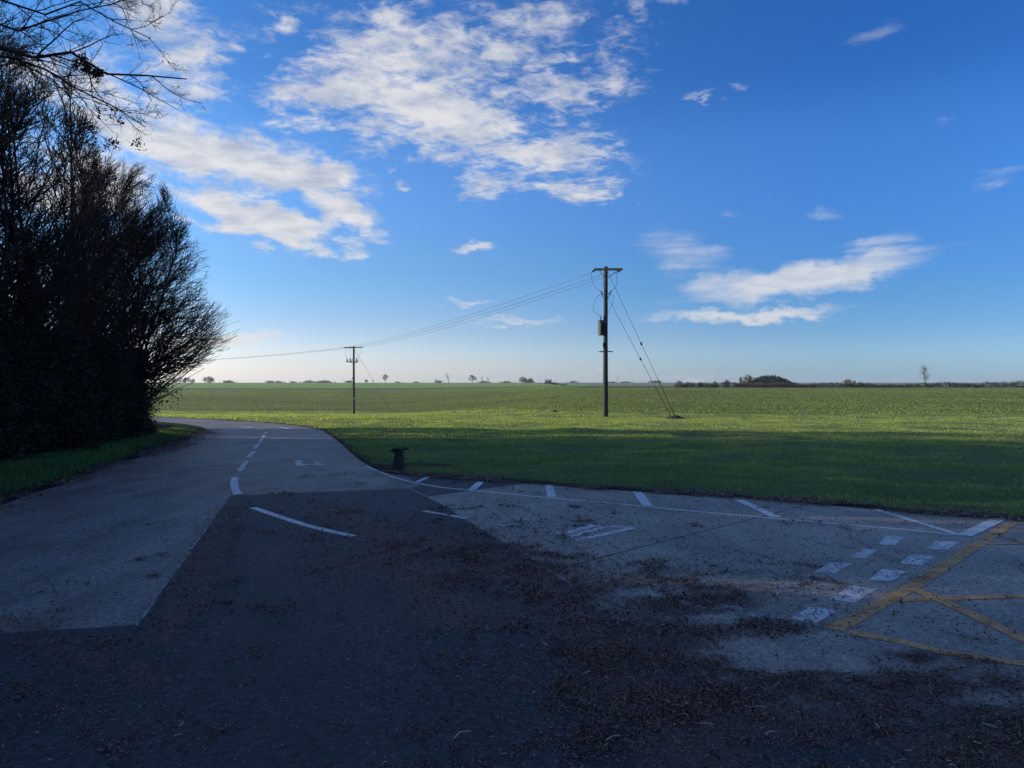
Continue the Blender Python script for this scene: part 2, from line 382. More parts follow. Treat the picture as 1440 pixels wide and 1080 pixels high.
# brown dirt bands on the surfaces (polyline in ground coordinates, width, strength)
dirt_lines = [
    (gp((325, 700), (300, 760), (262, 840), (225, 900)), .22, .8), (gp((330, 735), (310, 800), (285, 860)), .15, .6),
    (gp((480, 720), (530, 745), (560, 790), (610, 830), (650, 870)), .45, .85), (gp((440, 755), (500, 800), (480, 830)), .25, .6),
    (gp((600, 760), (700, 790), (800, 860), (900, 960), (980, 1060)), .5, .8),
    (gp((60, 900), (160, 935), (220, 960)), .2, .75), (gp((0, 870), (60, 880)), .2, .8), (gp((0, 980), (130, 1000), (250, 1030)), .2, .55),
    (gp((640, 900), (720, 980), (800, 1060)), .2, .3),
    (gp((160, 670), (220, 655), (280, 630), (310, 610)), .55, .8), (gp((60, 715), (130, 690), (180, 672)), .4, .6), (gp((300, 690), (320, 660), (330, 640)), .3, .35),
    (gp((290, 606), (330, 606), (370, 606)), .5, .55), (gp((0, 790), (60, 770), (120, 760)), .3, .5),
    (gp((1000, 740), (900, 735), (820, 730)), .15, .35), (gp((900, 800), (1000, 800), (1100, 810)), .25, .7), (gp((960, 770), (1060, 780), (1140, 800)), .2, .55),
    (gp((700, 745), (760, 760), (860, 770)), .12, .4), (gp((1020, 830), (1120, 840), (1200, 860)), .15, .55), (gp((1200, 790), (1300, 790)), .12, .35),
    (gp((1300, 870), (1440, 880)), .15, .5), (gp((560, 665), (640, 672), (800, 686)), .25, .7)]
litter_blobs = [  # centre px, radii px, weight: thick leaf mould on the slab and asphalt
    (850, 830, 130, 40, .7), (960, 850, 110, 28, 1.0), (1020, 890, 90, 22, .8), (930, 900, 160, 55, .9), (1100, 885, 90, 14, .8), (1010, 1000, 250, 70, .75),
    (1230, 1005, 200, 60, .85), (1400, 1040, 160, 90, 1.0), (1130, 960, 80, 25, .8), (1250, 965, 90, 25, .75), (1300, 925, 80, 10, .7), (1400, 960, 60, 20, .6), (1060, 830, 120, 14, .45), (760, 800, 80, 22, .7),
    (860, 1000, 160, 100, .5), (680, 790, 150, 60, .5), (620, 750, 80, 30, .35), (800, 960, 240, 130, .42), (1000, 790, 160, 10, .3), (1380, 1010, 100, 30, 1.0)]
def px_of(x, y): return 720+F*x/np.maximum(y, .5), CY+F*H/np.maximum(y, .5)
def litter_density(x, y):
    px, py = px_of(x, y); d_ = np.zeros(np.shape(x))
    for cx, cy, rx, ry, w in litter_blobs:
        d_ = np.maximum(d_, w*np.exp(-.9*(((px-cx)/rx)**2+((py-cy)/ry)**2)))
    for cx, cy, rx, ry, w in [(1090, 910, 110, 18, .7), (1160, 935, 60, 12, .7), (1010, 872, 40, 8, .8), (1420, 905, 70, 14, .8), (920, 835, 70, 6, .6), (1390, 985, 50, 10, .5)]:
        d_ = d_-w*np.exp(-(((px-cx)/rx)**2+((py-cy)/ry)**2))
    d_ = np.where((y < 3.5), np.maximum(d_, .62*np.clip((x-.1)/1.3, 0, 1)), d_)
    return np.clip(d_, 0, 1)
def dirt_fn(x, y):
    v = np.zeros(np.shape(x))
    px, py = px_of(x, y); v = .42*np.exp(-(((px-980)/330)**2+((py-850)/55)**2))
    for ln, w, s_ in dirt_lines: v = np.maximum(v, s_*np.exp(-(seg_dist(x, y, ln)/w)**2))
    return np.clip(np.maximum(v, litter_density(x, y)*1.2), 0, 1)

def radial_pts(lo, hi):
    X, Y = [], []; y_ = max(lo[1], -12)
    while y_ < hi[1]:
        s_ = .12+max(0, y_-3)*.035 if y_ > 2 else .6
        xs_ = np.arange(lo[0], hi[0], s_); xs_ = xs_[np.abs(xs_) < max(12, y_*.9)]
        X.append(xs_); Y.append(np.full(len(xs_), y_)); y_ += s_
    return np.concatenate(X), np.concatenate(Y)
sheet('road', road_poly, M['road'], 0.0, radial_pts, dirt=dirt_fn)
conc_left = gp((600, 699), (628, 713), (655, 731), (692, 754), (735, 778), (770, 800), (840, 860), (920, 910), (1010, 965), (1150, 1005), (1300, 1025), (1500, 1060), (2400, 1150))
conc_poly = conc_left+[(14, 3.0), (14, 8)]+gp((1700, 747), (1440, 731), (1275, 720), (1080, 702), (900, 691), (830, 686), (767, 681), (740, 680.5), (677, 688))
sheet('concrete_pavement', conc_poly, M['concrete'], .004, radial_pts, dirt=dirt_fn)
patch_poly = gp((325, 697), (450, 692), (575, 687), (600, 699))+conc_left[1:]+[(14, 3.0), (14, -11), (-13, -11)]+gp((-600, 960), (-300, 915), (0, 891), (120, 884), (193, 879), (213, 853), (235, 820), (262, 783), (290, 745))
sheet('road_patch', patch_poly, M['patch'], .004, radial_pts, dirt=dirt_fn)
wedge = gp((575, 686.5), (590, 683), (572, 670), (617, 671.5), (717, 678.5), (738, 680.6), (677, 688), (601, 698.5))
sheet('road_shoulder', wedge, M['patch'], .0045, .3, dirt=dirt_fn)

def stroke(b, line, w, z=.0062, step=.25):       # a painted line with constant width
    pts = []
    for (a, c) in zip(line[:-1], line[1:]):
        L = math.dist(a, c); k = max(1, int(L/step)); pts += [(lerp(a[0], c[0], i/k), lerp(a[1], c[1], i/k)) for i in range(k)]
    pts.append(line[-1]); P = np.array(pts); T = np.gradient(P, axis=0); T /= np.linalg.norm(T, axis=1)[:, None]
    N = np.column_stack([-T[:, 1], T[:, 0]])*(w/2); Z = (terr(P[:, 0], P[:, 1])+z)[:, None]
    A_ = np.hstack([P+N, Z]); B_ = np.hstack([P-N, Z]); m_ = len(P)
    b.add(np.vstack([A_, B_]), [(i, m_+i, m_+i+1, i+1) for i in range(m_-1)])
def quad(b, pts, z=.0062): b.add([(*p, z) for p in pts], [tuple(range(len(pts)))])
def z2(*p): return gp(*[(900+.375*x, 660+.375*y) for x, y in p])
def z1(*p): return gp(*[(580+.25*x, 640+.25*y) for x, y in p])
def mark(name, mat, strokes=(), quads=(), z=.0062):
    b = MB()
    for i, (ln, w) in enumerate(strokes): stroke(b, ln, w, z+i*.0004)
    for q in quads: quad(b, q, z)
    o = b.build(name, M[mat]); return tag(o, kind='structure')
mark('road_marking_edge_line', 'white', [(gp((513, 655), (530, 662), (548, 670), (580, 679), (622, 686), (665, 690), (710, 694.5), (776, 701), (845, 706.5), (940, 716), (1061, 727), (1275, 745.5), (1354, 753.5)), .07)])
mark('road_marking_hatching', 'white', [(gp((585, 678.5), (603, 671)), .09), (gp((664, 689), (676, 678)), .13), (gp((771.5, 682), (776, 700)), .14), (gp((896, 692), (911, 712)), .15),
     (gp((1039, 703.5), (1092, 728)), .14), (gp((1232, 717), (1345, 752)), .10), (gp((1356, 754), (1408, 729)), .16)], z=.0070)
blocks = [[(893, 283), (925, 252), (990, 255), (955, 287)], [(1070, 300), (1110, 268), (1195, 274), (1155, 303)], [(787, 331), (835, 300), (890, 303), (850, 335)],
          [(972, 355), (1020, 320), (1105, 328), (1055, 362)], [(650, 388), (720, 350), (795, 357), (722, 396)], [(858, 415), (908, 376), (1000, 385), (945, 424)],
          [(710, 490), (790, 438), (890, 450), (805, 502)], [(560, 562), (640, 516), (742, 532), (660, 580)]]
mark('road_marking_give_way_blocks', 'white_worn', quads=[z2(*[q for q in b_]) for b_ in blocks])
mark('road_marking_faded_block', 'white_faint', quads=[z2((490, 455), (580, 412), (650, 417), (570, 465)), z2((180, 520), (330, 508), (400, 530), (280, 528))])
mark('road_marking_near_edge', 'white_faint', [(z2((40, 473), (130, 490), (230, 513)), .09), (z2((270, 520), (345, 512), (400, 540), (470, 560)), .11), (z2((490, 562), (560, 570), (640, 588)), .10)])
mark('road_marking_yellow_box', 'yellow', [(z2((1387, 206), (1050, 425), (730, 603)), .128), (z2((785, 614), (960, 645), (1130, 688), (1300, 712), (1500, 742)), .10),
     (z2((1025, 448), (1230, 540), (1500, 668)), .115), (z2((958, 494), (1150, 487), (1500, 478)), .09), (z2((1350, 246), (1500, 296)), .10), (z2((1300, 282), (1500, 281)), .08), (z2((1390, 206), (1500, 210)), .08)], z=.0075)
mark('road_marking_arrow', 'white_worn', [(z1((495, 394), (545, 404)), .07), (z1((780, 438), (955, 480)), .13), (z1((990, 396), (1245, 411)), .10), (z1((1240, 413), (950, 475)), .11), (z1((850, 446), (1010, 400)), .12), (z1((905, 456), (1090, 405)), .10)])
mark('road_marking_arrow_shaft', 'white_faint', [(z1((240, 335), (460, 378)), .07), (z1((545, 404), (780, 440)), .07), (z1((600, 363), (930, 385)), .07), (z1((660, 385), (820, 385)), .05)])
mark('road_marking_short_line', 'white_worn', [(z1((60, 315), (220, 343), (310, 360)), .09)])
mark('road_marking_curved_line', 'white', [(gp((355, 714), (378, 722), (402, 730), (430, 739), (462, 747), (498, 754.5)), .11)])
mark('road_marking_centre_dashes', 'white', [(gp(a, b_), .11) for a, b_ in
     [((346.3, 649), (337, 663)), ((357, 635), (349.3, 643.5)), ((363.7, 624), (358, 631)), ((369, 617), (364.5, 622)), ((372.5, 612), (369.7, 615.3)), ((374.5, 607.7), (372.3, 610))]]
     +[(gp((331, 671.5), (329, 679), (330, 687), (334.5, 696)), .13), (gp((371, 605.2), (364, 603.6)), .10), (gp((355, 602), (345, 600.6)), .09)])
mark('road_marking_worn_symbol', 'white_worn', [(gp((419, 647.5), (421.5, 655)), .14), (gp((420, 653.5), (452, 654.5)), .16), (gp((419, 648), (427, 648)), .12), (gp((444, 650.5), (454, 655)), .12), (gp((394, 601), (407, 603)), .20)])
jb = MB(); stroke(jb, gp((800, 797), (847, 784), (940, 760), (1061, 729.5), (1140, 708.5)), .022, .0055); stroke(jb, gp((1440, 1010), (1180, 1040)), .03, .0055)
tag(jb.build('pavement_joint', M['joint']), kind='structure')
jb2 = MB(); stroke(jb2, gp((548, 672), (600, 699)), .03, .0055); stroke(jb2, gp((318, 699), (289, 746), (261, 784), (234, 821), (212, 854), (192, 880)), .022, .0055)
tag(jb2.build('road_seam', M['white_faint']), kind='structure')

def crack(pts, w, seed):
    r = np.random.default_rng(seed); P = np.array(gp(*pts)); L = np.concatenate([[0], np.cumsum(np.linalg.norm(np.diff(P, axis=0), axis=1))]); t = np.arange(0, L[-1], .12)
    return [(a_+r.normal(0, .022), b_+r.normal(0, .022)) for a_, b_ in zip(np.interp(t, L, P[:, 0]), np.interp(t, L, P[:, 1]))], w
cb_ = MB()
for i, (pts, w) in enumerate([([(40, 745), (130, 748), (220, 735), (300, 722)], .012), ([(30, 800), (70, 815), (90, 850)], .006), ([(360, 668), (440, 672), (520, 664)], .016), ([(960, 742), (1010, 770), (1100, 790), (1180, 800)], .009), ([(1180, 735), (1230, 780), (1330, 800)], .009), ([(700, 700), (760, 725), (790, 770)], .010)]):
    ln, w = crack(pts, w, i); stroke(cb_, ln, w, .0052, .2)
tag(cb_.build('road_cracks', M['joint']), kind='structure')

# ------------------------------------------------------------------ verges
def lawn_material(name='turf', lo=(.16, .215, .08), hi=(.25, .31, .115), soil=(.10, .075, .055)):
    m, t, out = material(name); p = t.node('ShaderNodeNewGeometry').outputs['Position']
    f = t.m('ADD', t.m('MULTIPLY', t.noise(p, .5, 6, .65), .6), t.m('MULTIPLY', t.noise(p, 9, 5, .7), .4))
    c = t.mix(t.ramp(f, .36, .64), lo, hi)
    a = t.node('ShaderNodeAttribute', attribute_name='dirt').outputs['Fac']
    c = t.mix(t.ramp(t.m('ADD', a, t.m('SUBTRACT', t.noise(p, 12, 5, .7), .5)), .35, .6), c, soil)
    pbr(t, out, c, .95, t.m('ADD', t.noise(p, 14, 6, .8), t.noise(p, 3.5, 4, .7)), 1.0, .22, .1); return m
M['turf'] = lawn_material()
bound = [(-120, 125), (-49, 109), (-22, 107), (-8, 78), (5.9, 49.3), (12, 46.6), (20, 45.6), (31, 44.8), (60, 43), (110, 40)]
grass_front = far_edge[1:]+right_edge
right_poly = grass_front+[(40, 7), (110, 7)]+bound[::-1]+[(-120, 50)]
def lawn_pts(lo, hi):
    X, Y = [], []; y_ = 5.0
    while y_ < 130:
        s_ = .28+max(0, y_-12)*.035; xs_ = np.arange(-120, 60, s_*1.2); xs_ = xs_[np.abs(xs_) < y_*1.1+8]
        X.append(xs_); Y.append(np.full(len(xs_), y_)); y_ += s_
    return np.concatenate(X), np.concatenate(Y)
def edge_soil(x, y): return 1.0*np.exp(-(seg_dist(x, y, grass_front)/np.where(x > -1.5, .34, .16))**2)+np.exp(-(seg_dist(x, y, gp((545, 657), (610, 657)))/.5)**2)
def lawn_z(x, y):
    e = np.clip(seg_dist(x, y, grass_front)/.8, 0, 1)
    return terr(x, y)+e*(.02+.16*(fbm(x*.45, y*.45, 4, 5)-.45))
sheet('lawn', right_poly, M['turf'], .010, lawn_pts, zf=lawn_z, dirt=lambda x, y: np.clip(edge_soil(x, y), 0, 1))
lv = left_edge[:]
left_poly = lv+[(-60, 43), (-60, -12), (-9, -12)]
def left_z(x, y):
    e = np.clip(seg_dist(x, y, lv)/1.2, 0, 1)
    return terr(x, y)+e*(.05+.12*fbm(x*.6, y*.6, 3, 9))
M['shade_toned_turf'] = lawn_material('shade_toned_verge_turf', (.05, .10, .032), (.095, .17, .055), (.035, .024, .018))  # darker copy of the turf, tree shade put into its colour
sheet('left_verge', left_poly, M['shade_toned_turf'], .006, lambda lo, hi: tuple(a.ravel() for a in np.meshgrid(np.concatenate([np.arange(-60, -13, 1.5), np.arange(-13, -4, .22)]), np.arange(-12, 43, .25))), zf=left_z,
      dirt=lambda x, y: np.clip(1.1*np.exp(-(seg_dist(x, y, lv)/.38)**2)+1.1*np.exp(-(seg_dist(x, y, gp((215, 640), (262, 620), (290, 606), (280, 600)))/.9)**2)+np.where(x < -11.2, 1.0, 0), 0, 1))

# grass blades (one mass)
def blades(name, X, Y, zf, hgt, wid, mat, lean=.35):
    N = len(X); a = rng.uniform(0, 2*math.pi, N); la = rng.uniform(0, 2*math.pi, N)
    Z = zf(X, Y); dx_ = np.cos(a)*wid/2; dy_ = np.sin(a)*wid/2
    V = np.empty((N, 3, 3)); V[:, 0] = np.column_stack([X-dx_, Y-dy_, Z-.01]); V[:, 1] = np.column_stack([X+dx_, Y+dy_, Z-.01])
    V[:, 2] = np.column_stack([X+np.cos(la)*hgt*lean, Y+np.sin(la)*hgt*lean, Z+hgt])
    return link(name, mesh_np(name, V.reshape(-1, 3), np.arange(3*N).reshape(-1, 3), mat))
M['blade'] = leafy('grass_blade', (.235, .305, .115), .5, .5, .6, .7)
def scatter(n_, x0, x1, y0, y1, poly): 
    x = rng.uniform(x0, x1, n_); y = rng.uniform(y0, y1, n_); k = inside(x, y, poly) & (np.abs(x) < y*.72+3); return x[k], y[k]
bx, by, bh, bw = [], [], [], []
for (n_, x0, x1, y0, y1, h_, w_) in [(150000, -4, 14, 9.5, 16, .045, .010), (190000, -6, 18, 16, 24, .055, .014), (200000, -12, 27, 24, 36, .065, .022), (160000, -20, 36, 36, 52, .07, .035), (110000, -60, 12, 52, 112, .09, .07)]:
    x, y = scatter(n_, x0, x1, y0, y1, right_poly); k = rng.random(len(x)) > np.clip(edge_soil(x, y), 0, 1)*1.0
    k &= rng.random(len(x)) < 2.6*(fbm(x*.7, y*.7, 4, 3)-.22)
    x, y = x[k], y[k]; bx.append(x); by.append(y); bh.append(h_*rng.uniform(.4, 1.2, len(x))*(.25+1.5*fbm(x*.8, y*.8, 4, 11))); bw.append(np.full(len(x), w_))
g_ = blades('grass', *map(np.concatenate, (bx, by)), lambda x, y: lawn_z(x, y), np.concatenate(bh), np.concatenate(bw), M['blade']); tag(g_, 'short mown green grass of the wide verge', 'grass', kind='stuff')
x = rng.uniform(-14, -5, 260000); y = rng.uniform(6, 34, 260000); k = inside(x, y, left_poly) & (x > -12.5) & (seg_dist(x, y, lv) > .10+.35*rng.random(len(x))) & (seg_dist(x, y, gp((215, 640), (262, 620), (290, 606), (280, 600))) > .75*rng.random(len(x))+.2); x, y = x[k], y[k]
M['shade_toned_blade'] = leafy('shade_toned_verge_blade', (.085, .17, .055), .4, .6, .6, .9)  # blade colour darkened to stand in for the shade of the trees
g_ = blades('grass', x, y, left_z, .09*rng.uniform(.2, 1.2, len(x))*(.3+1.4*fbm(x, y, 3, 6)), .013, M['shade_toned_blade']); tag(g_, 'longer shaded grass of the verge under the trees', 'grass', kind='stuff')
# young crop in the field
def crop_rows():
    N = 230000; v = rng.random(N)**1.6; y = 45+v*260; x = (rng.random(N)*2-1)*(y*.70)
    k = ~inside(x, y, right_poly) & (terr(x, y) > -5) & ~((x > 18) & (y > 197)); x, y = x[k], y[k]
    ca, sa = math.cos(R(8)), math.sin(R(8)); r = (-sa*x+ca*y); r = np.round(r/.5)*.5+rng.normal(0, .05, len(r)); t_ = ca*x+sa*y
    x, y = ca*t_-sa*r, sa*t_+ca*r; k = ~inside(x, y, right_poly) & (rng.random(len(x)) < .25+1.2*fbm(x*.08, y*.3, 3, 2)); return x[k], y[k]
x, y = crop_rows(); s_ = .05+.00045*y
M['crop'] = leafy('crop_leaf', (.165, .23, .065), .4, .4, .7, .05)
g_ = blades('crop', x, y, lambda a, b: terr(a, b)-.05, s_*rng.uniform(.5, 1.2, len(x)), s_*1.1, M['crop'], .5); tag(g_, 'thin young green crop in rows over the stony field', 'crop', kind='stuff')
def tets(name, X, Y, Z, r, mat):
    N = len(X); b = rng.normal(size=(N, 4, 3)); b /= np.linalg.norm(b, axis=2)[:, :, None]; b[:, :, 2] *= .6
    V = b*r[:, None, None]+np.column_stack([X, Y, Z])[:, None]; i = np.arange(N)*4
    Fc = np.concatenate([np.stack([i+a, i+b_, i+c_], -1) for a, b_, c_ in ((0, 1, 2), (0, 2, 3), (0, 3, 1), (1, 3, 2))])
    return link(name, mesh_np(name, V.reshape(-1, 3), Fc, mat))
M['flint'] = simple('flint', (.34, .30, .23), .8, 3, .4)
N = 15000; v = rng.random(N)**2.2; y = 45+v*110; x = (rng.random(N)*1.9-.85)*y*.72; k = ~inside(x, y, right_poly) & (rng.random(N) < fbm(x*.12, y*.12, 3, 4)*1.2); x, y = x[k], y[k]
tag(tets('flint_gravel', x, y, terr(x, y)-.03, .05*rng.uniform(.4, 1.5, len(x)), M['flint']), 'pale flints strewn along the near edge of the field', 'stones', kind='stuff')

# ------------------------------------------------------------------ leaf litter, straw
M['litter'] = leafy('dead_leaf', (.17, .098, .068), .1, .88, .75, 6, (1.2, .9, .7), .8)
M['edge_leaf'] = leafy('edge_leaf', (.20, .14, .10), .1, .7, .75, 9, (1.2, .9, .7))
M['litter_pale'] = leafy('dead_grass', (.30, .25, .17), .1, .5, .7, 6, (1.2, 1, .8))
def leaf_quads(X, Y, Z, size, aspect=.45, tilt=.5, bend=.25):
    N = len(X); a = rng.uniform(0, 2*math.pi, N); tl = rng.normal(0, tilt, (N, 2))
    e1 = np.column_stack([np.cos(a), np.sin(a), tl[:, 0]]); e2 = np.column_stack([-np.sin(a), np.cos(a), tl[:, 1]])
    c = np.column_stack([X, Y, Z]); s_ = size[:, None]
    V = np.stack([c-e1*s_/2, c-e2*s_*aspect/2+[0, 0, 0], c+e1*s_/2, c+e2*s_*aspect/2], 1)
    V[:, [0, 2], 2] += (size*bend*rng.uniform(0, 1, N))[:, None]
    mn = V[:, :, 2].min(1); V[:, :, 2] += np.maximum(0, Z-mn)[:, None]*.8
    return V.reshape(-1, 3), np.arange(4*N).reshape(-1, 4)
def litter():
    xs_, ys_, ss = [], [], []
    for n_, y0, y1, sz in ((1100000, 2.6, 5.2, .0105), (620000, 5.2, 9.5, .0155), (260000, 9.5, 15, .024)):
        x = rng.uniform(-4, 7, n_); y = rng.uniform(y0, y1, n_)
        dd = litter_density(x, y); cl = fbm(x*2.2, y*2.2, 4, 21); cl2 = fbm(x*7, y*7, 2, 31)
        p = np.clip((dd*1.45+(cl-.5)*2.9+(cl2-.5)*1.8-.62), 0, 1)**1.2*.85+np.clip(dd-.08, 0, 1)*.16+.004+.13*np.clip(dirt_fn(x, y), 0, 1)
        k = (rng.random(n_) < p) & (np.abs(x) < y*.75+.5); xs_.append(x[k]); ys_.append(y[k]); ss.append(sz*np.minimum(rng.lognormal(-.05, .5, k.sum()), 2.4))
    x, y, s_ = map(np.concatenate, (xs_, ys_, ss)); thick = np.clip(litter_density(x, y)+(fbm(x*2.2, y*2.2, 4, 21)-.5)*1.5-.3, 0, 1)
    return leaf_quads(x, y, .008+thick*.022*rng.random(len(x)), s_, .4, .35)
V, Fc = litter(); tag(link('leaf_litter', mesh_np('leaf_litter', V, Fc, M['litter'])), 'dark trampled leaf mould spread over the slab in the foreground', 'leaf litter', kind='stuff')
def edge_litter(line, n_, w, y1=40):
    P = np.array(line); P = P[P[:, 1] < y1]; L = np.linalg.norm(np.diff(P, axis=0), axis=1); cum = np.concatenate([[0], np.cumsum(L)]); t = rng.uniform(0, cum[-1], n_)
    x = np.interp(t, cum, P[:, 0])+rng.normal(0, w, n_); y = np.interp(t, cum, P[:, 1])+rng.normal(0, w, n_); return x, y
x1, y1 = edge_litter([(a_, b_+.14) for a_, b_ in grass_front[12:]], 42000, .15, 30); x2, y2 = edge_litter(gp((540, 658), (615, 659)), 3500, .28); x3, y3 = edge_litter(lv, 16000, .2, 31)
x4, y4 = edge_litter(gp((230, 637), (292, 609), (303, 609)), 6000, .35)
x, y = np.concatenate([x1, x2, x3, x4]), np.concatenate([y1, y2, y3, y4])
k = fbm(x*1.5, y*1.5, 3, 8) > .42; x, y = x[k], y[k]
V, Fc = leaf_quads(x, y, .015+.02*rng.random(len(x)), .028*rng.lognormal(0, .35, len(x)), .5, .3)
tag(link('leaf_litter', mesh_np('edge_litter', V, Fc, M['edge_leaf'])), 'dead leaves gathered along the edges of the grass', 'leaf litter', kind='stuff')
def grit():
    N = 150000; y = 2.6+rng.random(N)**1.3*9; x = (rng.random(N)*2-1)*y*.72; k = rng.random(N) < .08+.9*fbm(x*1.1, y*1.1, 4, 17)**2+.3*np.clip(dirt_fn(x, y), 0, 1); x, y = x[k], y[k]
    return leaf_quads(x, y, np.full(len(x), .0065), (.0028+.0008*y)*rng.lognormal(0, .45, len(x)), .7, .25)
M['grit'] = leafy('grit', (.16, .14, .125), .05, .85, .8, 6, (1, 1, 1), .9)
V, Fc = grit(); tag(link('grit', mesh_np('grit', V, Fc, M['grit'])), 'fine grit and crumbs of leaf scattered over the asphalt', 'grit', kind='stuff')
def straws():
    N = 7000; y = 2.7+rng.random(N)**1.5*10; x = (rng.random(N)*2-1)*y*.72
    k = rng.random(N) < (.07+.9*np.clip(litter_density(x, y)*1.1, 0, 1)**1.0*.55+.12*np.clip(dirt_fn(x, y), 0, 1)); x, y = x[k], y[k]; N = len(x)
    Lh = np.minimum(.007*rng.lognormal(0, .85, N)+.003, .06); a = rng.uniform(0, 2*math.pi, N); b = a+rng.normal(0, .5, N); w = .0011+Lh*.045
    p0 = np.column_stack([x-np.cos(a)*Lh, y-np.sin(a)*Lh]); p1 = np.column_stack([x, y]); p2 = p1+np.column_stack([np.cos(b)*Lh, np.sin(b)*Lh])
    nn = np.column_stack([-np.sin(a), np.cos(a)])*w[:, None]
    z0 = .016+.03*litter_density(x, y); z = np.column_stack([z0, z0+Lh*.15, z0])
    V = np.empty((N, 6, 3))
    for i, p in enumerate((p0, p1, p2)):
        V[:, 2*i, :2] = p-nn; V[:, 2*i+1, :2] = p+nn; V[:, 2*i, 2] = z[:, i]; V[:, 2*i+1, 2] = z[:, i]+.003
    i = np.arange(N)*6; Fc = np.concatenate([np.stack([i, i+2, i+3, i+1], -1), np.stack([i+2, i+4, i+5, i+3], -1)])
    return V.reshape(-1, 3), Fc
V, Fc = straws(); tag(link('straw', mesh_np('straw', V, Fc, M['litter_pale'])), 'pale bits of straw and twig lying on the asphalt', 'straw', kind='stuff')

# ------------------------------------------------------------------ trees
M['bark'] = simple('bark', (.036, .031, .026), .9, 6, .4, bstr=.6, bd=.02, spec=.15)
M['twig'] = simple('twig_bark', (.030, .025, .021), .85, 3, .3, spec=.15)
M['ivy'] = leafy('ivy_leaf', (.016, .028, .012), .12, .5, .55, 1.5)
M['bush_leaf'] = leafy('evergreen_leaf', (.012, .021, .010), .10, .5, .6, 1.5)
M['brown_leaf'] = leafy('withered_leaf', (.03, .02, .014), .2, .4, .8, 1.5, (1.2, .9, .6))
def norm(v): return v/(np.linalg.norm(v, axis=-1, keepdims=True)+1e-9)
def chains(rg, st, dr, ln, m_, wob, trop):
    P = np.empty((len(st), m_, 3)); P[:, 0] = st; d_ = norm(dr)
    for i in range(1, m_):
        d_ = norm(d_+rg.normal(0, wob, d_.shape)+np.asarray(trop)); P[:, i] = P[:, i-1]+d_*(ln/(m_-1))[:, None]
    return P
def kids(rg, P, ln, rad, K, t0, t1, ang, ratio, rratio, side=None, fall=.45):
    N, m_ = P.shape[:2]; pi = np.repeat(np.arange(N), K); t = rg.uniform(t0, t1, N*K)
    f = t*(m_-1); i = np.minimum(f.astype(int), m_-2); fr = (f-i)[:, None]
    st = P[pi, i]*(1-fr)+P[pi, i+1]*fr; tg = norm(P[pi, i+1]-P[pi, i])
    r_ = rg.normal(size=st.shape)
    if side is not None: r_ = r_+np.asarray(side)
    pr = norm(r_-tg*(r_*tg).sum(1, keepdims=True)); a = np.radians(rg.normal(ang, ang*.25, N*K))[:, None]
    return st, tg*np.cos(a)+pr*np.sin(a), ln[pi]*ratio*rg.uniform(.6, 1.2, N*K)*(1-fall*t), rad[pi]*(1-.75*t)*rratio
def fit(P, env):                           # shorten shoots that would leave the crown outline
    if env is None: return P
    st = P[:, :1]; z, r_ = env; R0 = np.hypot(st[:, 0, 0], st[:, 0, 1]); tip = P[:, -1]; R1 = np.hypot(tip[:, 0], tip[:, 1]); lim = np.interp(tip[:, 2], z, r_)*(1+.10*np.sin(tip[:, 2]*5+np.arctan2(tip[:, 1], tip[:, 0])*7))
    f = np.where(R1 > lim, np.clip((lim-R0)/np.maximum(R1-R0, .05), .22, 1), 1); f = np.minimum(f, np.where(tip[:, 2] > z[-1], np.clip((z[-1]-st[:, 0, 2])/np.maximum(tip[:, 2]-st[:, 0, 2], .05), .22, 1), 1))
    out_ = st+(P-st)*f[:, None, None]; fit.keep = (f > .45) & (R0 < np.interp(st[:, 0, 2], z, r_)*1.05) & (st[:, 0, 2] < z[-1]); return out_
def tubes(P, r0, taper, k):
    N, m_ = P.shape[:2]; T = np.empty_like(P); T[:, 1:-1] = P[:, 2:]-P[:, :-2]; T[:, 0] = P[:, 1]-P[:, 0]; T[:, -1] = P[:, -1]-P[:, -2]; T = norm(T)
    ref = np.where(np.abs(T[:, :1, 2:]) > .8, np.array([1., 0, 0]), np.array([0, 0, 1.])); n1 = norm(np.cross(T, np.broadcast_to(ref, T.shape))); n2 = np.cross(T, n1)
    rr = r0[:, None]*(1-(1-taper)*np.linspace(0, 1, m_))[None]
    a = np.arange(k)/k*2*math.pi
    V = P[:, :, None]+rr[:, :, None, None]*(np.cos(a)[None, None, :, None]*n1[:, :, None]+np.sin(a)[None, None, :, None]*n2[:, :, None])
    b = (np.arange(N)*m_*k)[:, None, None]+(np.arange(m_-1)*k)[None, :, None]; j = np.arange(k)[None, None]; j2 = (j+1) % k
    Fq = np.stack([b+j, b+j2, b+k+j2, b+k+j], -1).reshape(-1, 4); return V.reshape(-1, 3), Fq
def merge(parts):
    Vs, Fs, o = [], [], 0
    for V, F_ in parts: Vs.append(V); Fs.append(F_+o); o += len(V)
    return np.concatenate(Vs), np.concatenate(Fs)
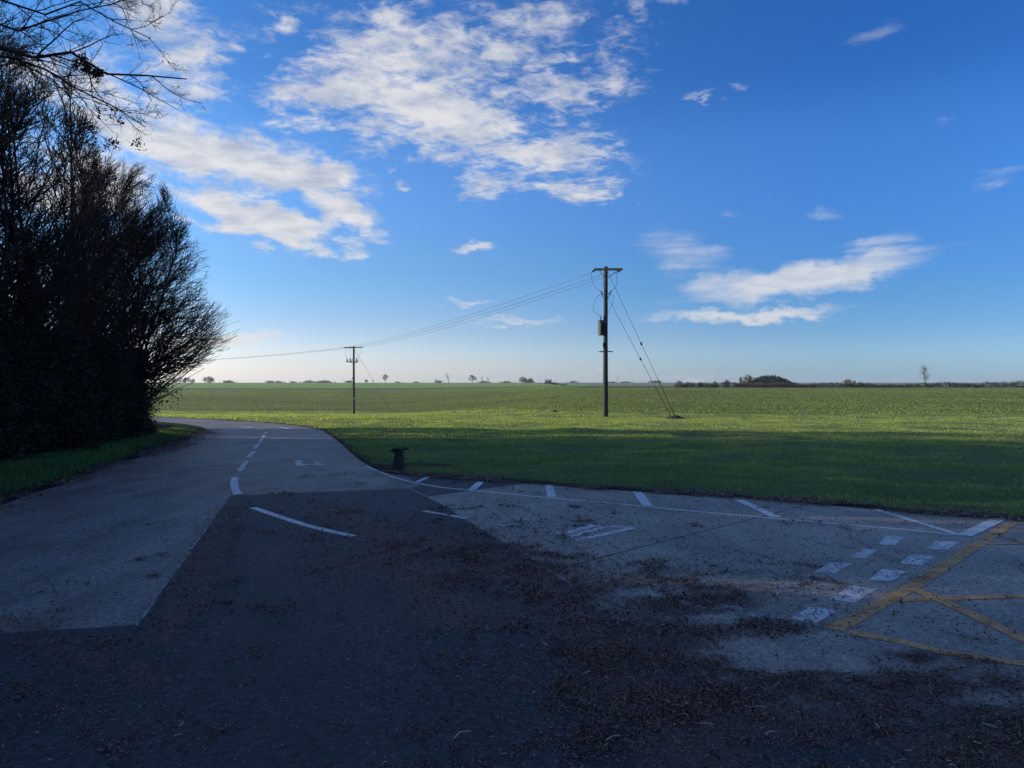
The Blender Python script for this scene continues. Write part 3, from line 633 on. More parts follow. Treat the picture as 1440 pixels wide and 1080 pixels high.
def bare_tree(seed, height, nst=3, spread=.25, K=(9, 8, 7, 4), side=(0, 0, 0), r0=.09, start=.12, ang=(42, 40, 42, 45), ratio=(.52, .5, .5, .55), trop=.10, minr=.0035, stems=None, lean=.15, fall=.45, env=None):
    """returns trunk mesh, crown mesh, leafpoints"""
    rg = np.random.default_rng(seed)
    if stems is None:
        a = rg.uniform(0, 2*math.pi, nst)
        st = np.column_stack([np.cos(a)*.18, np.sin(a)*.18, np.full(nst, -.1)])*(1 if nst > 1 else 0)-[0, 0, .1]
        dr = np.column_stack([np.cos(a)*spread, np.sin(a)*spread, np.ones(nst)])+np.asarray(side)*lean
        ln = height*rg.uniform(.8, 1.05, nst); P0 = chains(rg, st, dr, ln, 12, .07, (0, 0, .04))
        if env is not None:                # keep the stems inside the crown outline
            P0[:, :, 2] = np.minimum(P0[:, :, 2], P0[:, :, 2]*env[0][-1]*.97/P0[:, -1:, 2]); R_ = np.hypot(P0[:, :, 0], P0[:, :, 1]); P0[:, :, :2] *= np.minimum(1, np.interp(P0[:, :, 2], env[0], env[1])*.75/np.maximum(R_, .01))[:, :, None]
        r_0 = np.full(nst, r0)*rg.uniform(.7, 1.1, nst)
    else: P0, ln, r_0 = stems
    tr = [tubes(P0, r_0, .12, 9)]
    s1, d1, l1, q1 = kids(rg, P0, ln, r_0, K[0], start, .98, ang[0], ratio[0], .62, side, fall); P1 = fit(chains(rg, s1, d1, l1, 9, .12, (0, 0, trop)), env and (env[0], np.array(env[1])*.82)); q1 = np.maximum(q1, .009)
    tr.append(tubes(P1, q1, .25, 6))
    s2, d2, l2, q2 = kids(rg, P1, l1, q1, K[1], .15, 1, ang[1], ratio[1], .65, np.asarray(side)*.7); l2 = np.maximum(l2, .45); P2 = fit(chains(rg, s2, d2, l2, 6, .10, (0, 0, trop*.9)), env)
    if env is not None: kk = fit.keep; P2, l2, q2 = P2[kk], l2[kk], q2[kk]; q2 = np.maximum(q2, .006)
    s3, d3, l3, q3 = kids(rg, P2, l2, q2, K[2], .1, 1, ang[2], ratio[2], .7, np.asarray(side)*.5); l3 = np.maximum(l3, .25); P3 = fit(chains(rg, s3, d3, l3, 5, .10, (0, 0, trop*.8)), env)
    if env is not None: kk = fit.keep; P3, l3, q3 = P3[kk], l3[kk], q3[kk]; q3 = np.maximum(q3, minr*1.2)
    cr = [tubes(P2, q2, .4, 4), tubes(P3, q3, .5, 3)]
    if K[3]:
        s4, d4, l4, q4 = kids(rg, P3, l3, q3, K[3], .15, 1, ang[3], ratio[3], .8); l4 = np.maximum(l4, .12); P4 = chains(rg, s4, d4, l4, 3, .12, (0, 0, trop*.5)); cr.append(tubes(P4, np.full(len(P4), minr), .6, 3))
    return merge(tr), merge(cr), (P0, P1, P2, P3)
def leaf_cloud(rg, C, n_, sig, size, flat=.6):
    i = rg.integers(0, len(C), n_); c = C[i]+rg.normal(0, 1, (n_, 3))*sig
    e1 = norm(rg.normal(size=(n_, 3))); e2 = norm(np.cross(e1, rg.normal(size=(n_, 3)))); s_ = (size*rg.uniform(.6, 1.3, n_))[:, None]/2
    V = np.stack([c-e1*s_, c-e2*s_*flat, c+e1*s_, c+e2*s_*flat], 1); return V.reshape(-1, 3), np.arange(4*n_).reshape(-1, 4)
PROTO = {}
def proto(key, seed, h_, ivyh=0, leaves=0, **kw):
    (Vt, Ft), (Vc, Fc_), ch = bare_tree(seed, h_, **kw); rg = np.random.default_rng(seed+99)
    d_ = {'trunk': mesh_np('trunk', Vt, Ft, M['bark'], True), 'crown': mesh_np('crown', Vc, Fc_, M['twig'], True)}
    if ivyh:
        c = np.concatenate([ch[0].reshape(-1, 3), ch[1].reshape(-1, 3)]); c = c[(c[:, 2] < ivyh*rg.uniform(.5, 1.1, len(c))) & (np.hypot(c[:, 0], c[:, 1]) < 1.6)]
        if len(c): V, F_ = leaf_cloud(rg, c, int(4500*ivyh/4), .22, .085); d_['ivy'] = mesh_np('ivy', V, F_, M['ivy'])
    if leaves:
        c = ch[3].reshape(-1, 3); c = c[rg.integers(0, len(c), 90)]; c = c[c[:, 2] > h_*.35]; V, F_ = leaf_cloud(rg, c, leaves, .06, .07); d_['dead_leaves'] = mesh_np('dead_leaves', V, F_, M['brown_leaf'])
    PROTO[key] = d_
def plant(key, name, loc, label, cat, group=None, rotz=0, scale=1, skip=()):
    t = empty(name, loc, label, cat, group, rotz, scale)
    for k, me in PROTO[key].items():
        if k not in skip: link(k, me, t)
    return t
EG = ([0, 1.0, 2.0, 4.0, 6.5, 8.5, 10.0], [.4, 1.0, 1.7, 2.4, 2.2, 1.5, .5])
EF = ([0, 1.2, 2.0, 2.55, 3.1, 4.7, 6.8, 7.9, 9.2], [.3, .6, 1.4, 2.5, 3.3, 2.75, 1.9, 1.3, .5])
kw = dict(ang=(46, 32, 32, 34), ratio=(.42, .46, .60, .5), trop=.07, minr=.0055, fall=.55, env=EG)
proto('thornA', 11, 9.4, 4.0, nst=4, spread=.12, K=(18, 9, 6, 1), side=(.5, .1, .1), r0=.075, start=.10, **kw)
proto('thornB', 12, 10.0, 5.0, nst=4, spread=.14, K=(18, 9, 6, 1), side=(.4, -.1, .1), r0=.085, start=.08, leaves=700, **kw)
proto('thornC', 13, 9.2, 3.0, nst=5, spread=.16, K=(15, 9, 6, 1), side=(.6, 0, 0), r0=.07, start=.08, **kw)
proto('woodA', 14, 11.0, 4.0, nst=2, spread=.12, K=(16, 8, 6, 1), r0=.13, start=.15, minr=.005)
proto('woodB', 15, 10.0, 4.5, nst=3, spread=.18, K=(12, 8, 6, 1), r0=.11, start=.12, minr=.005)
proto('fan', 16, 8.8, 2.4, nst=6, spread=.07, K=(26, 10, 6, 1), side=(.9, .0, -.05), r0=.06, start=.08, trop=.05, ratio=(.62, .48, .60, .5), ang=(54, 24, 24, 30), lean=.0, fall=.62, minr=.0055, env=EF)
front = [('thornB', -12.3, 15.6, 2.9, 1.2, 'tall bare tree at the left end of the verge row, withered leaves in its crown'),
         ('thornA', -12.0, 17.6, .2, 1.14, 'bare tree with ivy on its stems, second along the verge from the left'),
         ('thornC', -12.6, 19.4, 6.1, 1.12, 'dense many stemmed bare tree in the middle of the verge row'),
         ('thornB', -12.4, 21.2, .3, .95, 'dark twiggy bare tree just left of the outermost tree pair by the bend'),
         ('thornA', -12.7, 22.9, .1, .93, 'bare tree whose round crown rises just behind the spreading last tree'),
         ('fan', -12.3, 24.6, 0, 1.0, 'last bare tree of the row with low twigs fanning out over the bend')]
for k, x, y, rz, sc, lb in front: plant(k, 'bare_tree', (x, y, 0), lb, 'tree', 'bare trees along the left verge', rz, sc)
rg = random.Random(5)
for row, (x0, ystart, yend) in enumerate([(-14.0, -34, 18.5), (-16.0, -40, 30), (-20.5, -42, 34)]):
    y = ystart
    while y < yend:
        k = rg.choice(['woodA', 'woodB', 'thornB']); 
        plant(k, 'woodland_tree', (x0+rg.uniform(-.8, .8), y+rg.uniform(-.5, .5), 0), 'bare tree deep in the dark wood behind the verge row', 'tree', 'trees inside the roadside wood', rg.uniform(0, 6.28), rg.uniform(.85, 1.1)*(1 if y < 22 else max(.55, 1-(y-22)*.035)))
        y += rg.uniform(2.6, 3.9)
# near tree whose limbs reach into the top left corner
def at(px, py, dd): return ((px-720)/F*dd, dd, H+(CY-py)/F*dd)
def overhang():
    rgn = np.random.default_rng(3)
    trunk = np.array([(-10.6, 10.6, -.1), (-10.5, 10.7, 1.5), (-10.45, 10.7, 3), (-10.4, 10.75, 4.2), (-10.5, 10.8, 5.4), (-10.6, 10.9, 6.6), (-10.5, 11, 8), (-10.4, 11, 9.4), (-10.2, 11.1, 10.6), (-10.2, 11.2, 11.2), (-10.1, 11.2, 11.6), (-10.1, 11.2, 12)])
    def rs(pts, m_=12):
        P = np.array(pts, float); L = np.concatenate([[0], np.cumsum(np.linalg.norm(np.diff(P, axis=0), axis=1))]); t = np.linspace(0, L[-1], m_); return np.column_stack([np.interp(t, L, P[:, i]) for i in range(3)])+rgn.normal(0, .015, (m_, 3))
    limbs = [([trunk[4], at(-60, 72, 11), at(0, 64, 11), at(38, 82, 11), at(90, 68, 11.2), at(128, 100, 11.3), at(180, 113, 11.5), at(225, 104, 11.6), at(262, 112, 11.7)], .055),
             ([trunk[4], at(-40, 85, 11), at(30, 78, 11), at(60, 92, 11.2), at(100, 122, 11.4), at(150, 140, 11.6), at(205, 178, 11.8)], .04),
             ([trunk[6], at(-60, -20, 10.6), at(20, 4, 10.6), at(60, 22, 10.7), at(105, 0, 10.8), at(150, 20, 10.9), at(180, 42, 11), at(212, 55, 11)], .035),
             ([trunk[5], at(-50, 20, 11.3), at(10, 42, 11.4), at(60, 38, 11.5), at(90, 18, 11.6), at(150, 8, 11.7), at(200, -12, 11.8)], .035),
             ([trunk[3], at(-60, 120, 11.4), at(10, 84, 11.5), at(60, 100, 11.6), at(110, 150, 11.8), at(120, 195, 12)], .03),
             ([trunk[6], at(-20, -60, 10.8), at(60, -40, 10.9), at(130, -10, 11), at(175, 12, 11.1)], .03)]
    P = np.stack([trunk]+[rs(l) for l, _ in limbs]); ln = np.linalg.norm(np.diff(P, axis=1), axis=2).sum(1); r_ = np.array([.17]+[r for _, r in limbs])
    base = np.array([-10.6, 10.6, 0]); P = P-base
    Vt, Ft = tubes(P, r_, .16, 8); parts = [(Vt, Ft)]
    lim = P[1:]; ll = ln[1:]; rl = r_[1:]
    s1, d1, l1, q1 = kids(rgn, lim, ll, rl, 15, .3, 1, 40, .26, .5); P1 = chains(rgn, s1, d1, l1, 7, .14, (0.02, 0, -.01)); q1 = np.maximum(q1, .006)
    s1b, d1b, l1b, q1b = kids(rgn, P[:1], ln[:1], r_[:1], 14, .45, 1, 50, .28, .3); P1b = chains(rgn, s1b, d1b, l1b, 7, .14, (0, 0, .08))
    P1 = np.concatenate([P1, P1b]); l1 = np.concatenate([l1, l1b]); q1 = np.concatenate([q1, q1b])
    s2, d2, l2, q2 = kids(rgn, P1, l1, q1, 7, .1, 1, 42, .45, .6); l2 = np.maximum(l2, .2); P2 = chains(rgn, s2, d2, l2, 5, .15, (0, 0, .03)); q2 = np.maximum(q2, .0035)
    s3, d3, l3, q3 = kids(rgn, P2, l2, q2, 5, .15, 1, 45, .5, .7); l3 = np.maximum(l3, .1); P3 = chains(rgn, s3, d3, l3, 4, .15, (0, 0, .05))
    t = empty('overhanging_tree', tuple(base), 'bare tree whose long limbs hang across the top left corner of the sky', 'tree')
    link('trunk', mesh_np('trunk', Vt, Ft, M['bark'], True), t)
    V, F_ = merge([tubes(P1, q1, .4, 5), tubes(P2, q2, .5, 3), tubes(P3, np.full(len(P3), .0024), .6, 3)]); link('crown', mesh_np('crown', V, F_, M['twig'], True), t)
    c = np.array([at(114, 82, 11.3), at(108, 90, 11.3), at(121, 94, 11.3), at(124, 100, 11.3), at(134, 106, 11.3), at(139, 103, 11.3)])-base; V, F_ = leaf_cloud(rgn, c, 420, .035, .05); link('leaf_clump', mesh_np('leaf_clump', V, F_, M['brown_leaf']), t)
    c = P2.reshape(-1, 3); c = c[(c[:, 2] < 5.6)]; c = c[rgn.integers(0, len(c), 40)]; V, F_ = leaf_cloud(rgn, c, 800, .05, .05); link('dead_leaves', mesh_np('dead_leaves', V, F_, M['brown_leaf']), t)
overhang()
# evergreen bushes below
def bush_mesh(seed, rx, ry, h_, n_=42000):
    rg_ = np.random.default_rng(seed); k = 90; a = rg_.uniform(0, 2*math.pi, k); t = rg_.uniform(0, 1, k); r_ = np.sqrt(rg_.uniform(.25, 1, k))*(1-.38*t**3)
    C = np.column_stack([np.cos(a)*r_*rx*.85, np.sin(a)*r_*ry*.85, t*h_*.88+.12]); V, F_ = leaf_cloud(rg_, C, n_, .17, .075)
    V[:, 2] = np.abs(V[:, 2])
    st = np.zeros((26, 3)); aa = rg_.uniform(0, 2*math.pi, 26); dr = np.column_stack([np.cos(aa)*.45, np.sin(aa)*.45, np.ones(26)]); P = chains(rg_, st+rg_.normal(0, .15, (26, 3))*[1, 1, 0], dr, np.full(26, h_*1.08)*rg_.uniform(.7, 1.05, 26), 8, .12, (0, 0, .03))
    s1, d1, l1, q1 = kids(rg_, P, np.full(26, h_), np.full(26, .018), 14, .3, 1, 35, .22, .5); P1 = chains(rg_, s1, d1, l1, 5, .15, (0, 0, .08))
    Vs, Fs = merge([tubes(P, np.full(26, .018), .25, 5), tubes(P1, np.full(len(P1), .005), .5, 3)])
    return {'leaves': mesh_np('leaves', V, F_, M['bush_leaf']), 'stems': mesh_np('stems', Vs, Fs, M['twig'], True)}
PROTO['bushA'] = bush_mesh(31, 1.25, 1.3, 2.9); PROTO['bushB'] = bush_mesh(32, 1.35, 1.25, 3.3); PROTO['bushC'] = bush_mesh(33, 1.0, 1.1, 2.2)
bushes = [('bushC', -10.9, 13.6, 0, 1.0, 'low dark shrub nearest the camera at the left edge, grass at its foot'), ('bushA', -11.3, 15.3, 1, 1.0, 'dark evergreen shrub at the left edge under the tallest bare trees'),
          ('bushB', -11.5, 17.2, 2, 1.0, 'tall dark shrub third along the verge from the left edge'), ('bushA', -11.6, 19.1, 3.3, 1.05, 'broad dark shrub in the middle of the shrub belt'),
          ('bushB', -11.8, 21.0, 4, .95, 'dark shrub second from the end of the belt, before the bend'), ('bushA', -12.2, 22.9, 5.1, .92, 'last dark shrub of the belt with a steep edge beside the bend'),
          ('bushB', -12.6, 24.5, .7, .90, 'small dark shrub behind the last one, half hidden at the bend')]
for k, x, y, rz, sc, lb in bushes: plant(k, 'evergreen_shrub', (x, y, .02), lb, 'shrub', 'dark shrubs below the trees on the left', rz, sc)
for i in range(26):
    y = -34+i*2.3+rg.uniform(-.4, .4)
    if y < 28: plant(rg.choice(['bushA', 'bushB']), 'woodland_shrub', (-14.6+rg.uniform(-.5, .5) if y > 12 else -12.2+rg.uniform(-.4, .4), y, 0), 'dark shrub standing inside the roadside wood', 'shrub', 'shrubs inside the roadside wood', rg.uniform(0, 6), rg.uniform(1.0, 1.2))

# ------------------------------------------------------------------ staddle stone
M['stone'] = simple('lichened_stone', (.035, .038, .030), .95, 14, .45, bstr=.8, bd=.02)
sx, sy = g(561, 662.5)
t = empty('staddle_stone', (sx, sy, 0), 'small weathered staddle stone with a thin broken cap beside the verge', 'stone')
b = MB()
def ringed(b, c, rings, k=20, jit=.006, sq=.35):
    V = []; rr = np.random.default_rng(2)
    for (r, z, ox) in rings:
        for j in range(k):
            a = j/k*2*math.pi; q = (abs(math.cos(a))**4+abs(math.sin(a))**4)**(-.25); q = 1+(q-1)*sq; V.append((c[0]+ox+r*q*math.cos(a)+rr.normal(0, jit), c[1]+r*q*math.sin(a)+rr.normal(0, jit), c[2]+z+rr.normal(0, jit*.6)))
    m_ = len(rings); b.add(V, [(i*k+j, i*k+(j+1) % k, (i+1)*k+(j+1) % k, (i+1)*k+j) for i in range(m_-1) for j in range(k)]+[tuple(range(k))[::-1], tuple((m_-1)*k+j for j in range(k))])
ringed(b, (0, 0, 0), [(.135, -.05, 0), (.132, .02, 0), (.120, .10, 0), (.108, .18, 0), (.097, .26, 0), (.087, .34, .0), (.080, .41, .0), (.078, .425, 0)], sq=.8); b.build('stem', M['stone'], t, True)
b = MB(); ringed(b, (.03, 0, .424), [(.10, 0, 0), (.155, .012, .0), (.165, .028, .01), (.15, .042, .005), (.09, .052, 0)], 24, .008, .2)
ringed(b, (-.115, 0, .375), [(.03, 0, 0), (.05, .012, 0), (.055, .035, 0), (.04, .055, .01)], 12, .006, .2); b.build('cap', M['stone'], t, True)

# ------------------------------------------------------------------ power poles
M['wood'] = simple('creosoted_pole_wood', (.020, .024, .018), .85, 5, .35, bstr=.5, bd=.01)
M['steel'] = simple('galvanised_steel', (.035, .038, .04), .6, 12, .25, metal=.2)
M['porcelain'] = simple('brown_porcelain', (.05, .03, .025), .3, 10, .2)
M['tank'] = simple('green_grey_tank_paint', (.03, .036, .034), .55, 8, .2)
M['wire'] = simple('weathered_conductor', (.02, .02, .022), .6, 3, .2)
M['guard'] = simple('yellow_green_stay_guard', (.045, .05, .012), .6, 6, .2)
M['plate'] = simple('pale_plate', (.5, .5, .48), .6, 8, .1)
def ins_string(parent, p, dirv, name='insulator', L=.32):
    b = MB(); prof = [(.012, 0)]
    for i in range(4): z = .05+i*.06; prof += [(.02, z-.012), (.055, z), (.05, z+.015), (.02, z+.022)]
    prof.append((.012, L)); b.lathe(p, prof, 10, dirv); return b.build(name, M['porcelain'], parent, True)
def sagline(p, q, sag, k=14): return [tuple(np.array(p)*(1-t)+np.array(q)*t-np.array([0, 0, sag*4*t*(1-t)])) for t in np.linspace(0, 1, k)]
def wire_part(parent, pts, r, name='jumper_wire', mat='wire'): b = MB(); b.tube(pts, r, 5); return b.build(name, M[mat], parent)
P1x, P1y = (851.5-720)/F*43, 43.0; P1z = float(terr(P1x, P1y))
P2x, P2y = (497.5-720)/F*96, 96.0; P2z = float(terr(P2x, P2y))
P3x, P3y = -74.0, 152.0; P3z = float(terr(P3x, P3y))
h1 = H+(CY-375)/F*43-P1z; h2 = H+(CY-487)/F*96-P2z
def spline(pts, k=6):
    P = [np.array(p, float) for p in pts]; P = [2*P[0]-P[1]]+P+[2*P[-1]-P[-2]]; out = []
    for i in range(1, len(P)-2):
        for t in np.arange(k)/k: out.append(tuple(.5*((2*P[i])+(-P[i-1]+P[i+1])*t+(2*P[i-1]-5*P[i]+4*P[i+1]-P[i+2])*t*t+(-P[i-1]+3*P[i]-3*P[i+1]+P[i+2])*t**3)))
    return out+[tuple(P[-2])]
# pole 1: terminal pole with transformer; local frame = world axes at its base
t1 = empty('utility_pole', (P1x, P1y, P1z), 'tall wooden pole carrying a grey transformer, two stay wires down to the grass', 'utility pole', 'power poles in the field')
s43 = 43/F
def L1(px, py, dd=0.0):                       # photo pixel -> local point near the pole plane
    D = 43+dd; return ((px-720)/F*D-P1x, dd, H+(CY-py)/F*D-P1z)
b = MB(); b.tube([(0, 0, -.6), (0, 0, 0), (.0, 0, h1*.5), (.02, 0, h1)], [.150, .148, .125, .105], 14); b.build('pole_shaft', M['wood'], t1, True)
adir = Vector((.905, -.40, 0)).normalized(); rot = Matrix.Rotation(math.atan2(adir.y, adir.x), 3, 'Z'); ac = Vector((.14, -.13, h1-.17))
cb = MB(); cb.box(ac, (1.62, .10, .13), rot @ Matrix.Rotation(R(3), 3, 'Y')); cb.build('crossarm', M['wood'], t1)
bb = MB(); bb.tube([tuple(ac+adir*.55+Vector((0, 0, -.06))), (.02, -.12, h1-.75)], .018, 6); bb.tube([tuple(ac-adir*.5+Vector((0, 0, -.04))), (.0, -.12, h1-.7)], .018, 6); bb.build('brace', M['steel'], t1)
wd = Vector((P2x-P1x, P2y-P1y, 0)).normalized(); arm_pts = [ac-adir*.78+Vector((0, 0, .02)), ac-adir*.08+Vector((0, 0, -.1)), ac+adir*.70+Vector((0, 0, -.08))]
ends = []
for p in arm_pts: ins_string(t1, tuple(p), (wd.x, wd.y, -.25), L=.42); ends.append(p+Vector((wd.x, wd.y, -.25)).normalized()*.42)
for i, (px, py, qx, qy) in enumerate([(829, 378, 847, 411), (843.5, 382, 850, 409), (864, 384, 859, 410)]):
    e = ends[i]; q = Vector(L1(qx, qy, -.15)); m1 = e.lerp(q, .35)+Vector((-.12 if i == 0 else (-.02 if i == 1 else .14), 0, -.22)); m2 = e.lerp(q, .72)+Vector((-.12 if i == 0 else (.0 if i == 1 else .10), 0, -.12))
    wire_part(t1, spline([tuple(e), tuple(m1), tuple(m2), tuple(q)]), .011)
for s_ in (-1, 1):
    ins_string(t1, (s_*.14, -.14, h1-1.62), (s_*.5, -.2, .8), L=.32)
    b = MB(); b.tube([(s_*.1, -.1, h1-1.78), (s_*.24, -.15, h1-1.62), (s_*.2, -.15, h1-1.5)], .016, 6); b.build('bracket', M['steel'], t1)
wire_part(t1, spline([L1(847, 411, -.15), L1(838, 420, -.2), L1(834, 434, -.25), L1(838, 440, -.25), L1(845, 445, -.25)]), .010)
wire_part(t1, spline([L1(859, 411, -.1), L1(863, 420, -.1), L1(860, 430, -.1), L1(852, 446, -.2)]), .009)
tk = empty('transformer', (0, 0, 0), None, None); tk.parent = t1; tk.location = (0, 0, 0)
tc_ = Vector(L1(847, 461.5, -.05)); b = MB(); Mz = Matrix.Rotation(R(12), 3, 'Z')
b.box(tc_, (.40, .36, .80), Mz); b.box(tc_+Vector((0, 0, .42)), (.44, .40, .04), Mz)
for i in range(6): b.box(tc_+Mz @ Vector((-.17+i*.068, -.22, -.02)), (.012, .08, .62), Mz)
b.build('tank', M['tank'], tk)
for ox in (-.09, .09): ins_string(tk, tuple(tc_+Vector((ox, 0, .44))), (0, 0, 1), 'bushing', .26)
for hz in (.2, -.25): b = MB(); b.box(tc_+Vector((.2, .02, hz)), (.2, .06, .06)); b.build('hanger', M['steel'], tk)
b = MB(); c_ = L1(849, 485, -.1); b.box(c_, (.10, .12, .22)); b.lathe((c_[0], c_[1], c_[2]-.2), [(.03, 0), (.05, .03), (.03, .1)], 8); b.build('fuse_box', M['steel'], t1)
b = MB(); z_ = L1(852, 494)[2]; b.tube([(-.38, -.1, z_-.01), (-.3, -.12, z_-.03), (0, -.16, z_), (.3, -.12, z_-.03), (.40, -.1, z_-.02)], [.02, .035, .02, .035, .02], 7); b.build('anti_climb_bracket', M['steel'], t1)
anch = [Vector(g(948, 591.5)+(0,)), Vector((P1x+3.75, 40.9, 0))]
for i, (top, bot, knob) in enumerate([((.12, -.12, h1-1.75), (945.5, 588), .52), ((.10, -.12, h1-.3), (951, 584.5), .50)]):
    D = 40.3 if i == 0 else 41.2; bx_ = (bot[0]-720)/F*D-P1x; bz_ = float(terr(P1x+bx_, D))-P1z+.02
    p0 = Vector(top); p1 = Vector((bx_, D-43, bz_)); w_ = empty('stay_wire', (0, 0, 0), None, None); w_.parent = t1
    b = MB(); b.tube([tuple(p0), tuple(p0.lerp(p1, .74))], .011, 5); b.build('strand', M['wire'], w_)
    b = MB(); b.lathe(tuple(p0.lerp(p1, knob)), [(.015, -.1), (.055, -.06), (.06, 0), (.055, .06), (.015, .1)], 8, tuple(p1-p0)); b.build('stay_insulator', M['porcelain'], w_, True)
    b = MB(); b.tube([tuple(p0.lerp(p1, .74)), tuple(p1)], .028, 6); b.build('guard', M['guard'], w_)
# pole 2 (and its copy farther left)
def pole_far(x, y, z, h_, label):
    t2 = empty('utility_pole', (x, y, z), label, 'utility pole', 'power poles in the field')
    b = MB(); b.tube([(0, 0, -.6), (0, 0, 0), (0, 0, h_)], [.16, .155, .115], 12); b.build('pole_shaft', M['wood'], t2, True)
    b = MB(); rt = Matrix.Rotation(R(-20), 3, 'Z')
    b.box((-.0, -.15, h_-.15), (2.5, .10, .12), rt); b.build('crossarm', M['wood'], t2)
    ex = rt @ Vector((1, 0, 0)); out_ = []
    for s_ in (-1.2, -.35, 1.2):
        p = Vector((0, -.15, h_-.1))+ex*s_; ins_string(t2, tuple(p), (-.5 if s_ < 0 else .5, .3, .05), L=.36); out_.append(p)
    zz = h_-1.95; b = MB(); b.box((-.18, -.15, zz), (1.75, .09, .10), rt); b.tube([(-.9, 0, zz+.04), (-.35, -.05, zz-.08), (0, -.16, zz-.2)], .03, 6); b.tube([(.65, -.3, zz+.25), (.4, -.2, zz-.08), (0, -.16, zz-.18)], .03, 6); b.build('lower_crossarm', M['steel'], t2)
    for s_ in (-.95, -.45, .42):
        f = Vector((0, -.15, zz))+ex*s_; sw = MB(); sw.lathe(tuple(f+Vector((0, 0, .05))), [(.05, 0), (.09, .08), (.05, .14), (.09, .22), (.04, .30), (.05, .42), (.01, .5)], 8); sw.tube([tuple(f+Vector((.1, 0, .0))), tuple(f+Vector((.27, 0, .4)))], .03, 5); sw.build('fuse_switch', M['porcelain'], t2, True)
    for i, (s_, p) in enumerate(zip((-.95, -.45, .42), out_)):
        f = Vector((0, -.15, zz))+ex*s_+Vector((0, 0, .5)); wire_part(t2, spline([tuple(p), tuple(p.lerp(f, .4)+Vector((-.08 if i < 2 else .12, 0, -.25))), tuple(f)]), .012)
    b = MB(); b.box((.0, -.2, h_-3.9), (.16, .1, .3)); b.box((-.14, -.15, h_-4.05), (.1, .1, .12)); b.build('junction_box', M['steel'], t2)
    b = MB(); b.tube([(-.5, -.16, h_-5.35), (0, -.18, h_-5.33), (.5, -.16, h_-5.35)], .02, 5); b.build('anti_climb_bracket', M['steel'], t2)
    b = MB(); b.box((.06, -.17, 2.0), (.16, .03, .14)); b.build('number_plate', M['plate'], t2)
    return t2, out_
t2, o2 = pole_far(P2x, P2y, P2z, h2, 'distant wooden pole with two crossarms standing on the verge beyond the road bend')
w_ = empty('stay_wire', (0, 0, 0), None, None); w_.parent = t2
p0 = Vector((.15, -.1, h2-.4)); p1 = Vector(((552-720)/F*91-P2x, -5, float(terr((552-720)/F*91, 91))-P2z))
b = MB(); b.tube([tuple(p0), tuple(p0.lerp(p1, .72))], .014, 5); b.build('strand', M['wire'], w_)
b = MB(); b.lathe(tuple(p0.lerp(p1, .50)), [(.02, -.12), (.07, -.06), (.07, .06), (.02, .12)], 8, tuple(p1-p0)); b.build('stay_insulator', M['porcelain'], w_, True)
b = MB(); b.tube([tuple(p0.lerp(p1, .72)), tuple(p1)], .03, 6); b.build('guard', M['guard'], w_)
t3, o3 = pole_far(P3x, P3y, P3z, h2, 'farthest wooden pole, where the wires vanish behind the trees')
names = ['upper', 'middle', 'lower']
for i in range(3):
    a = ends[i]+Vector((P1x, P1y, P1z)); b2 = o2[i]+Vector((P2x, P2y, P2z)); c2 = o3[i]+Vector((P3x, P3y, P3z))
    b = MB(); b.tube(sagline(a, b2, .5), .012, 5); tag(b.build('power_line', M['wire']), '%s of the three thin wires strung between the two power poles' % names[i], 'wire', 'wires between the poles')
    b = MB(); b.tube(sagline(b2, c2, .6), .014, 5); tag(b.build('power_line', M['wire']), '%s of the three thin wires running left from the distant pole to the trees' % names[i], 'wire', 'wires running left from the distant pole')
# soil mounds at stays and in the field edge
M['soil'] = simple('bare_soil', (.035, .03, .022), .95, 8, .4, bstr=.8, bd=.03)
def mound(name, c, rx, ry, h_, mat, label=None, cat=None, kind=None, seed=0, k=36, rings=8, lump=.25):
    V = []; 
    for i in range(rings+1):
        q = i/rings
        for j in range(k):
            a = j/k*2*math.pi; w_ = 1+lump*(float(vnoise(np.array(math.cos(a)*2+5), np.array(math.sin(a)*2+5), seed))-.5)
            x = c[0]+rx*(1-q)*math.cos(a)*w_; y = c[1]+ry*(1-q)*math.sin(a)*w_
            V.append((x, y, float(terr(x, y))-.08+h_*(math.cos((1-q)*math.pi)+1)/2*(1+lump*(float(fbm(np.array(x*3/rx), np.array(y*3/ry), 3, seed))-.5))))
    b = MB(); b.add(V, [(i*k+j, i*k+(j+1) % k, (i+1)*k+(j+1) % k, (i+1)*k+j) for i in range(rings) for j in range(k)]+[tuple(rings*k+j for j in range(k))])
    return tag(b.build(name, mat, None, True), label, cat, None, kind)
mound('soil_mound', ((950-720)/F*40, 40.0), .95, .5, .30, M['soil'], 'low dark mound of bare soil where the stay wires enter the grass', 'soil', seed=3)
mound('soil_clod', ((780.5-720)/F*51, 51.0), .35, .25, .30, M['soil'], 'lone dark clod at the edge of the field left of the transformer pole', 'soil', seed=4, k=14, rings=4)

